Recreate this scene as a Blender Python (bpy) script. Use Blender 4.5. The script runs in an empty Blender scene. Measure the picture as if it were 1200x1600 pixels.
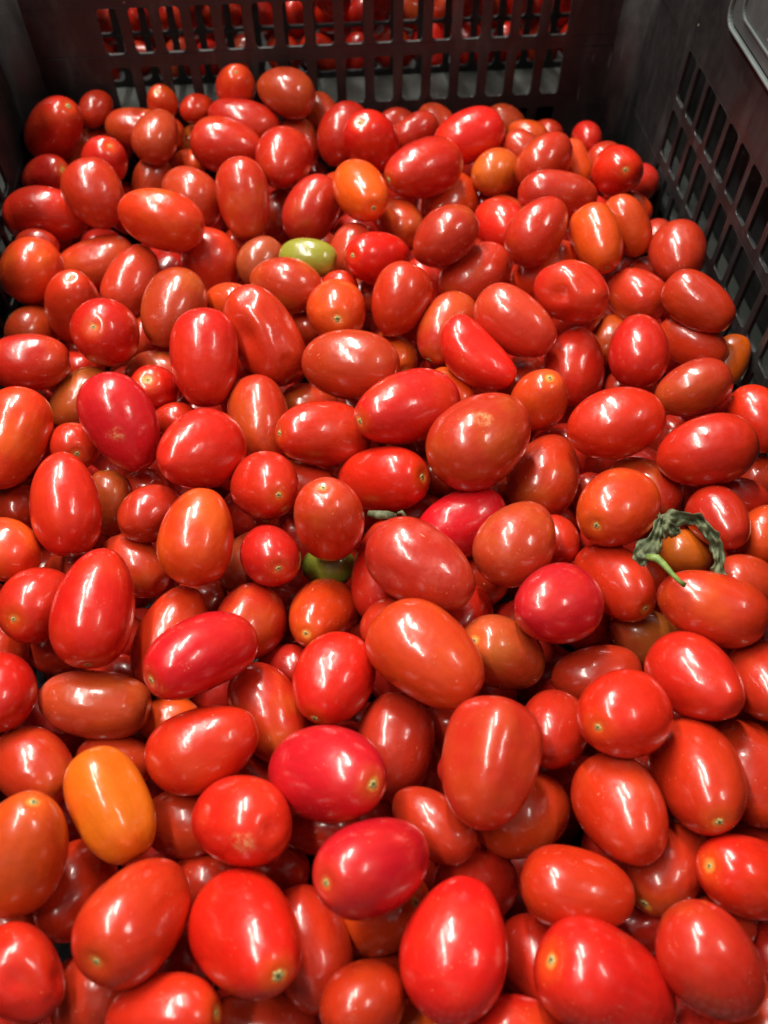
import bpy, bmesh, math, random
import numpy as np
from mathutils import Vector, Matrix, Quaternion
SC = bpy.context.scene
COL = SC.collection
PI = math.pi

# ------------------------------------------------------------------ camera
cam_data = bpy.data.cameras.new('camera')
cam = bpy.data.objects.new('camera', cam_data)
COL.objects.link(cam)
SC.camera = cam
PITCH, YAW, ROLL = math.radians(55.168), math.radians(4.723), math.radians(.156)
CAM = Vector((0, 0, .45))
ex = Vector((math.cos(YAW), -math.sin(YAW), 0))
hz = Vector((math.sin(YAW), math.cos(YAW), 0))
fw = hz * math.cos(PITCH) - Vector((0, 0, 1)) * math.sin(PITCH)
up = hz * math.sin(PITCH) + Vector((0, 0, 1)) * math.cos(PITCH)
rx = ex * math.cos(ROLL) + up * -math.sin(ROLL) * -1
rx = ex * math.cos(ROLL) - up * math.sin(-ROLL) * -1
ry = fw.cross(rx) * -1
cam.matrix_world = Matrix(((rx.x, ry.x, -fw.x, CAM.x), (rx.y, ry.y, -fw.y, CAM.y), (rx.z, ry.z, -fw.z, CAM.z), (0, 0, 0, 1)))
cam_data.sensor_fit = 'VERTICAL'
cam_data.sensor_height = 36
cam_data.lens = 36 * 1333.6 / 1600
cam_data.clip_start = .01
cam_data.clip_end = 50
cam_data.dof.use_dof = True
cam_data.dof.focus_distance = .345
cam_data.dof.aperture_fstop = 10.0

# ------------------------------------------------------------------ world and lamps (an indoor shop lit by ceiling tubes, plus one added rear fill lamp)
w = bpy.data.worlds.new('World'); SC.world = w; w.use_nodes = True
bg = w.node_tree.nodes['Background']
bg.inputs[0].default_value = (1.0, .94, .87, 1)
bg.inputs[1].default_value = .15
def tube(name, loc, size, size_y, power, col=(1, .94, .85), rot=(0, 0, 0)):
    d = bpy.data.lights.new(name, 'AREA'); d.shape = 'RECTANGLE'; d.size = size; d.size_y = size_y
    d.energy = power; d.color = col
    o = bpy.data.objects.new(name, d); o.location = loc; o.rotation_euler = rot; COL.objects.link(o)
    tgt = Vector((0, .25, .15)); dr = tgt - Vector(loc)
    # face the crate, long side along the crate
    z = -dr.normalized(); y = Vector((0, 1, 0)); y = (y - z * y.dot(z)).normalized(); x = y.cross(z)
    m = Matrix((x, y, z)).transposed().to_4x4(); m.translation = Vector(loc); o.matrix_world = m
    return o
tube('ceiling_tube_or_fill', (-.38, .42, 1.20), .075, 1.2, 17)
tube('ceiling_tube_or_fill', (-.10, 1.15, 1.45), .08, .9, 27)  # added fill lamp, brightens the tomatoes in the crate behind
tube('ceiling_tube_or_fill', (.95, -.02, 1.55), .06, .5, 5)
SC.view_settings.view_transform = 'Standard'
SC.view_settings.look = 'None'
SC.view_settings.exposure = 0
SC.view_settings.gamma = 1
SC.render.engine = 'CYCLES'

# ------------------------------------------------------------------ helpers
def tag(o, label=None, cat=None, group=None, kind=None):
    if label: o['label'] = label
    if cat: o['category'] = cat
    if group: o['group'] = group
    if kind: o['kind'] = kind
    return o
def link(name, me, mat=None, parent=None):
    o = bpy.data.objects.new(name, me); COL.objects.link(o)
    if mat and not me.materials: me.materials.append(mat)
    if parent: o.parent = parent
    return o
def from_bm(name, bm, mat, parent=None, smooth=False):
    me = bpy.data.meshes.new(name); bm.to_mesh(me); bm.free()
    if smooth:
        for p in me.polygons: p.use_smooth = True
    return link(name, me, mat, parent)
def empty(name, loc):
    o = bpy.data.objects.new(name, None); o.location = loc; COL.objects.link(o); return o
class NT:
    def __init__(s, name):
        s.m = bpy.data.materials.new(name); s.m.use_nodes = True; s.t = s.m.node_tree
        s.b = s.t.nodes['Principled BSDF']
    def n(s, typ, **kw):
        o = s.t.nodes.new(typ)
        for k, v in kw.items(): setattr(o, k, v)
        return o
    def l(s, a, b): s.t.links.new(a, b)
    def math(s, op, a, b=None, c=None, clamp=False):
        o = s.n('ShaderNodeMath', operation=op); o.use_clamp = clamp
        for i, v in enumerate((a, b, c)):
            if v is None: continue
            if isinstance(v, (int, float)): o.inputs[i].default_value = v
            else: s.l(v, o.inputs[i])
        return o.outputs[0]
    def mix(s, f, a, b, blend='MIX'):
        o = s.n('ShaderNodeMix', data_type='RGBA', blend_type=blend)
        for i, v in ((0, f), (6, a), (7, b)):
            if isinstance(v, (int, float)): o.inputs[i].default_value = v
            elif isinstance(v, tuple): o.inputs[i].default_value = v if len(v) == 4 else v + (1,)
            else: s.l(v, o.inputs[i])
        return o.outputs[2]
    def ramp(s, v, lo, hi, a=0., b=1.):
        o = s.n('ShaderNodeMapRange'); o.interpolation_type = 'SMOOTHSTEP'
        s.l(v, o.inputs[0])
        for i, x in enumerate((lo, hi, a, b)): o.inputs[i + 1].default_value = x
        return o.outputs[0]
    def noise(s, vec, scale, detail=3, w=None, rough=.5):
        o = s.n('ShaderNodeTexNoise', noise_dimensions='4D' if w is not None else '3D')
        s.l(vec, o.inputs['Vector']); o.inputs['Scale'].default_value = scale
        o.inputs['Detail'].default_value = detail; o.inputs['Roughness'].default_value = rough
        if w is not None: s.l(w, o.inputs['W'])
        return o.outputs[0]
    def attr(s, name, out='Fac'):
        o = s.n('ShaderNodeAttribute', attribute_type='OBJECT', attribute_name=name); return o.outputs[out]

# ------------------------------------------------------------------ materials
def tomato_material():
    k = NT('tomato_skin'); B = k.b
    P = k.n('ShaderNodeTexCoord').outputs['Object']
    oi = k.n('ShaderNodeObjectInfo')
    W = k.math('MULTIPLY', oi.outputs['Random'], 60.0)
    base = oi.outputs['Color']
    mot, halo, speck, frost, scab = (k.attr(x) for x in ('mot', 'halo', 'speck', 'frost', 'scab'))
    # broad ripening patches
    n1 = k.ramp(k.noise(P, 55, 2, W), .42, .72)
    sep = k.n('ShaderNodeSeparateXYZ'); k.l(P, sep.inputs[0])
    tip = k.attr('tip')
    zrel = k.math('DIVIDE', sep.outputs[2], tip)
    n1 = k.math('MULTIPLY', n1, mot)
    unripe = k.mix(.75, base, k.attr('alt', 'Color'))
    c = k.mix(n1, base, unripe)
    # lengthwise veining
    mp = k.n('ShaderNodeMapping'); k.l(P, mp.inputs[0]); mp.inputs['Scale'].default_value = (1, 1, .16)
    v = k.ramp(k.noise(mp.outputs[0], 520, 3, W, .6), .3, .75, .94, 1.05)
    hsv = k.n('ShaderNodeHueSaturation'); k.l(c, hsv.inputs['Color']); k.l(v, hsv.inputs['Value'])
    c = hsv.outputs[0]
    # yellow ring round the stem scar
    d = k.n('ShaderNodeVectorMath', operation='DISTANCE'); k.l(P, d.inputs[0])
    cb = k.n('ShaderNodeCombineXYZ'); k.l(tip, cb.inputs[2]); k.l(cb.outputs[0], d.inputs[1])
    dd = k.math('ADD', d.outputs['Value'], k.math('MULTIPLY', k.math('SUBTRACT', k.noise(P, 260, 2, W), .5), .003))
    h1 = k.math('MULTIPLY', k.ramp(dd, .0085, .002), k.math('MULTIPLY', halo, .6))
    c = k.mix(h1, c, (.74, .13, .012))
    h2 = k.math('MULTIPLY', k.ramp(dd, .0030, .0012), halo)
    c = k.mix(h2, c, (.80, .46, .09))
    # pale frost / wax bloom, worn in patches
    fr = k.ramp(k.noise(P, 90, 5, W, .65), .48, .74)
    fr = k.math('MULTIPLY', fr, frost)
    c = k.mix(fr, c, (.62, .11, .08))
    # freckles
    vo = k.n('ShaderNodeTexVoronoi', feature='F1'); k.l(P, vo.inputs['Vector']); vo.inputs['Scale'].default_value = 900
    vo.inputs['Randomness'].default_value = 1
    pick = k.ramp(k.noise(P, 210, 2, W), .52, .66)
    dots = k.math('MULTIPLY', k.math('MULTIPLY', k.ramp(vo.outputs['Distance'], .26, .06), k.ramp(vo.outputs['Color'], .35, .8)), pick)
    dots = k.math('MULTIPLY', dots, k.math('MULTIPLY', speck, .8))
    c = k.mix(dots, c, (.85, .42, .22))
    # fine scratches
    mp2 = k.n('ShaderNodeMapping'); k.l(P, mp2.inputs[0]); mp2.inputs['Scale'].default_value = (1.0, 3.2, .35); mp2.inputs['Rotation'].default_value = (.5, .6, .4)
    s1 = k.noise(mp2.outputs[0], 700, 2, W, .4)
    s2 = k.ramp(k.noise(P, 120, 1, W), .60, .72)
    scr = k.math('MULTIPLY', k.math('MULTIPLY', k.ramp(s1, .69, .74), s2), k.math('MULTIPLY', speck, 1.0))
    c = k.mix(scr, c, (.80, .36, .20))
    # one scab / fleck / crack at a marked place
    sp = k.attr('spot', 'Vector')
    d2 = k.n('ShaderNodeVectorMath', operation='DISTANCE'); k.l(P, d2.inputs[0]); k.l(sp, d2.inputs[1])
    sm = k.math('MULTIPLY', k.ramp(d2.outputs['Value'], .0050, .0012), k.ramp(k.noise(P, 430, 5, W, .75), .42, .66, 0., .8))
    sm = k.math('MULTIPLY', sm, scab)
    c = k.mix(sm, c, (.74, .38, .16))
    fl = k.math('MULTIPLY', k.ramp(d2.outputs['Value'], .0009, .0006), k.attr('fleck'))
    c = k.mix(fl, c, (.03, .012, .006))
    k.l(c, B.inputs['Base Color'])
    r = k.ramp(k.noise(P, 160, 4, W, .6), .3, .7, .23, .34)
    r = k.math('ADD', r, k.math('MULTIPLY', fr, .25))
    r = k.math('ADD', r, k.math('MULTIPLY', k.math('ADD', dots, sm, None, True), .25))
    k.l(r, B.inputs['Roughness'])
    B.inputs['IOR'].default_value = 1.45
    B.inputs['Subsurface Weight'].default_value = 0
    B.inputs['Subsurface Radius'].default_value = (1.0, .25, .12)
    B.inputs['Subsurface Scale'].default_value = .0035
    B.inputs['Coat Weight'].default_value = .55
    B.inputs['Coat Roughness'].default_value = .12
    hgt = k.math('ADD', k.math('MULTIPLY', k.noise(P, 110, 2, W), 1.0), k.math('MULTIPLY', k.noise(mp.outputs[0], 420, 2, W), .10))
    hgt = k.math('ADD', hgt, k.math('MULTIPLY', k.math('ADD', dots, scr), .10))
    hgt = k.math('ADD', hgt, k.math('MULTIPLY', k.noise(P, 1500, 2, W), .018))
    bu = k.n('ShaderNodeBump'); bu.inputs['Distance'].default_value = .0011; bu.inputs['Strength'].default_value = .55
    k.l(hgt, bu.inputs['Height']); k.l(bu.outputs[0], B.inputs['Normal']); k.l(bu.outputs[0], B.inputs['Coat Normal'])
    return k.m
def scar_material():
    k = NT('stem_scar_tissue'); P = k.n('ShaderNodeTexCoord').outputs['Object']
    n = k.ramp(k.noise(P, 1400, 4), .35, .65)
    ln = k.n('ShaderNodeVectorMath', operation='LENGTH'); k.l(P, ln.inputs[0])
    c = k.mix(n, (.22, .22, .07), (.48, .42, .17))
    c = k.mix(k.ramp(ln.outputs['Value'], .0009, .0004), c, (.06, .045, .015))
    k.l(c, k.b.inputs['Base Color']); k.b.inputs['Roughness'].default_value = .7
    return k.m
def leaf_material(name, a, b, rough=.65):
    k = NT(name); P = k.n('ShaderNodeTexCoord').outputs['Object']
    c = k.mix(k.ramp(k.noise(P, 300, 5, None, .65), .35, .65), a, b)
    mp = k.n('ShaderNodeMapping'); k.l(P, mp.inputs[0]); mp.inputs['Scale'].default_value = (1, 1, .3)
    c = k.mix(k.ramp(k.noise(mp.outputs[0], 900, 3), .5, .75, 0., .25), c, (.26, .28, .15))
    k.l(c, k.b.inputs['Base Color']); k.b.inputs['Roughness'].default_value = rough
    bu = k.n('ShaderNodeBump'); bu.inputs['Distance'].default_value = .0004; bu.inputs['Strength'].default_value = .6
    k.l(k.noise(P, 700, 4), bu.inputs['Height']); k.l(bu.outputs[0], k.b.inputs['Normal'])
    return k.m
def plastic_material(name, a, b, dust=.35, rough=.42, spots=1.0, dustcol=(.12, .12, .12)):
    k = NT(name); P = k.n('ShaderNodeTexCoord').outputs['Object']
    c = k.mix(k.ramp(k.noise(P, 9, 3), .35, .65), a, b)
    mp = k.n('ShaderNodeMapping'); k.l(P, mp.inputs[0]); mp.inputs['Scale'].default_value = (2.2, 2.2, .55)
    smear = k.math('MULTIPLY', k.ramp(k.noise(mp.outputs[0], 26, 6, None, .68), .45, .80), dust)
    c = k.mix(smear, c, dustcol)
    vo = k.n('ShaderNodeTexVoronoi'); k.l(P, vo.inputs['Vector']); vo.inputs['Scale'].default_value = 150
    dots = k.math('MULTIPLY', k.ramp(vo.outputs['Distance'], .13, .05), k.ramp(k.noise(P, 45, 3), .60, .68))
    c = k.mix(k.math('MULTIPLY', dots, spots), c, (.38, .35, .28))
    scr = k.n('ShaderNodeMapping'); k.l(P, scr.inputs[0]); scr.inputs['Scale'].default_value = (1, 1, .05); scr.inputs['Rotation'].default_value = (.3, .5, 0)
    sc_ = k.math('MULTIPLY', k.ramp(k.noise(scr.outputs[0], 420, 2), .72, .78), k.ramp(k.noise(P, 22, 2), .5, .62))
    c = k.mix(k.math('MULTIPLY', sc_, .6), c, (.20, .20, .20))
    k.l(c, k.b.inputs['Base Color'])
    k.l(k.ramp(k.noise(P, 60, 5, None, .6), .3, .7, rough - .08, rough + .14), k.b.inputs['Roughness'])
    bu = k.n('ShaderNodeBump'); bu.inputs['Distance'].default_value = .0008; bu.inputs['Strength'].default_value = .35
    k.l(k.noise(P, 120, 5, None, .6), bu.inputs['Height']); k.l(bu.outputs[0], k.b.inputs['Normal'])
    return k.m
SKIN = tomato_material(); SCAR = scar_material()
SEPAL = leaf_material('dried_sepal', (.048, .062, .026), (.13, .15, .07))
STEM = leaf_material('green_stem', (.10, .18, .03), (.20, .30, .06), .5)
BLACK = plastic_material('crate_plastic', (.0085, .0100, .0105), (.0150, .0150, .0160), .32)
GREY = plastic_material('dusty_crate_plastic', (.028, .034, .030), (.060, .068, .060), .45)
PLATE = plastic_material('pale_plate_plastic', (.05, .06, .062), (.085, .10, .10), .8)
RIM = plastic_material('worn_rim_plastic', (.10, .12, .12), (.16, .185, .185), .6, .34)

# ------------------------------------------------------------------ tomatoes
ALT = {'r': (.56, .055, .010), 'R': (.64, .045, .008), 'P': (.60, .03, .010), 'p': (.50, .06, .014), 'b': (.50, .10, .012), 'o': (.76, .12, .010),
       'O': (.68, .065, .008), 'a': (.56, .045, .010), 'A': (.50, .06, .010), 'd': (.46, .03, .008), 'w': (.42, .13, .015), 'G': (.26, .30, .03), 'g': (.20, .20, .02)}
COLOURS = {'r': (.53, .019, .006), 'R': (.64, .015, .006), 'P': (.57, .008, .014), 'p': (.53, .032, .011), 'b': (.49, .030, .008),
           'o': (.64, .045, .007), 'O': (.72, .110, .006), 'a': (.58, .115, .010), 'A': (.50, .125, .008), 'd': (.48, .022, .006),  # 'd': deeper red of half-hidden fruit, their shade partly put into the colour
           'w': (.46, .055, .014), 'v': (.30, .16, .03), 'G': (.33, .25, .025), 'g': (.19, .25, .02)}
def tomato_mesh(a, b, seed, fl, seg=40, rings=28):
    r = np.random.RandomState(seed)
    th = np.linspace(0, PI, rings + 1)[1:-1]
    ph = np.arange(seg) * 2 * PI / seg
    nn = r.uniform(1.90, 2.18); egg = r.uniform(-.16, .16)
    if a / b > 1.45: nn = r.uniform(2.02, 2.4)
    if 'G' in fl: nn = 2.45; egg = -.04
    if '>' in fl: egg = -.17
    if '<' in fl: egg = .17
    e = 2 / nn
    c, s = np.cos(th), np.sin(th)
    z = a * np.sign(c) * np.abs(c) ** e
    rr = b * np.abs(s) ** e * (1 + egg * c)
    R_, PH = np.meshgrid(rr, ph, indexing='ij'); Z_ = np.repeat(z[:, None], seg, 1); C_ = np.repeat(c[:, None], seg, 1)
    p2, p3, p5 = r.uniform(0, 6.3, 3)
    lob = .022 * np.cos(2 * PH + p2) + .015 * np.cos(3 * PH + p3) + .005 * np.cos(5 * PH + p5)
    if 'G' in fl: lob = lob + .045 * np.cos(5 * (PH - PI / 2)) * (1 - C_ ** 4) * 1.0
    R_ = R_ * (1 + lob)
    X = R_ * np.cos(PH); Y = R_ * np.sin(PH)
    pts = np.stack([X, Y, Z_], -1).reshape(-1, 3)
    pts = np.vstack([pts, [[0, 0, a], [0, 0, -a]]])
    # shallow low-frequency unevenness and dents
    k = 0 if 'G' in fl else 4 + (9 if 'D' in fl else 0)
    for i in range(k):
        d = r.normal(size=3)
        if 'D' in fl and i >= 4: d[1] = abs(d[1]) + .6
        d /= np.linalg.norm(d)
        q = pts / np.array([b, b, a]); q = q / np.linalg.norm(q, axis=1)[:, None]
        g = np.clip(q @ d, -1, 1)
        wd = r.uniform(.25, .6) if i < 4 else r.uniform(.14, .26)
        am = r.uniform(-.05, .03) if i < 4 else r.uniform(-.13, -.06)
        pts = pts * (1 + am * np.exp(-((1 - g) / (wd ** 2)) ))[:, None]
    # stem dimple at +z, tiny nub at -z
    rad = np.hypot(pts[:, 0], pts[:, 1]); top = pts[:, 2] > 0
    pts[:, 2] -= np.where(top, 1, 0) * b * .085 * np.exp(-(rad / (.26 * b)) ** 2)
    pts[:, 2] -= np.where(top, 0, 1) * b * .03 * np.exp(-(rad / (.12 * b)) ** 2)
    curve = r.uniform(-.10, .10)
    if 'N' not in fl and 'G' not in fl: pts[:, 0] += curve * b * ((pts[:, 2] / a) ** 2 - 1)
    if 'N' in fl:
        pts[:, 0] += BEND * b * (pts[:, 2] / a) ** 2 - BEND * b * .35
    faces = []
    nr = rings - 1
    for i in range(nr - 1):
        for j in range(seg):
            j2 = (j + 1) % seg
            faces.append((i * seg + j, (i + 1) * seg + j, (i + 1) * seg + j2, i * seg + j2))
    t, bt = nr * seg, nr * seg + 1
    for j in range(seg):
        j2 = (j + 1) % seg
        faces.append((t, j, j2)); faces.append((bt, (nr - 1) * seg + j2, (nr - 1) * seg + j))
    return pts, faces
BEND = .38
def build_mesh(name, pts, faces, mat):
    me = bpy.data.meshes.new(name); me.from_pydata([tuple(p) for p in pts], [], faces)
    me.polygons.foreach_set('use_smooth', [True] * len(me.polygons)); me.update(); me.materials.append(mat)
    return me
def scar_mesh():
    pts = [(0, 0, .00022)]; n = 30
    for j in range(n):
        t = j * 2 * PI / n; r = .00075
        pts.append((r * math.cos(t), r * math.sin(t), .00045))
    for j in range(n):
        t = j * 2 * PI / n; r = .00125 * (1 + .20 * math.cos(5 * t) + .10 * math.cos(3 * t + 1))
        pts.append((r * math.cos(t), r * math.sin(t), .0003))
    for j in range(n):
        t = j * 2 * PI / n; r = .00135 * (1 + .28 * math.cos(5 * t) + .10 * math.cos(3 * t + 1))
        pts.append((r * math.cos(t), r * math.sin(t), -.0006))
    f = [(0, 1 + j, 1 + (j + 1) % n) for j in range(n)]
    for k in (0, 1):
        for j in range(n):
            a0 = 1 + k * n; f.append((a0 + j, a0 + n + j, a0 + n + (j + 1) % n, a0 + (j + 1) % n))
    return build_mesh('stem_scar', pts, f, SCAR)
SCAR_ME = scar_mesh()
def set_look(o, col, r, fl='', star=False, a=.016, spot=(0, 0, 0)):
    c = COLOURS[col]; j = r.uniform(.76, 1.04)
    o.color = (min(1, c[0] * j), min(1, c[1] * r.uniform(.6, 1.35)), c[2] * r.uniform(.8, 1.25), 1)
    o['mot'] = float({'b': .75, 'w': .8, 'o': .7, 'O': .8, 'a': .8, 'd': .5, 'R': .55, 'r': .7, 'G': .7, 'g': .7}.get(col, .6) * r.uniform(.5, 1.2))
    o['alt'] = [float(x) for x in ALT.get(col, (.5, .1, .01))]
    o['halo'] = float(r.uniform(.15, .7)) if star else 0.0
    o['tip'] = float(a)
    o['speck'] = 1.0 if 'F' in fl else float(r.uniform(.3, .9))
    o['frost'] = .5 if 'F' in fl else float(max(0, r.uniform(-.3, .15)))
    o['scab'] = 1.0 if 'S' in fl else 0.0
    o['fleck'] = 1.0 if 'K' in fl else 0.0
    o['spot'] = [float(x) for x in spot]
GROUP = 'loose plum tomatoes heaped in the near crate'
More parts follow.
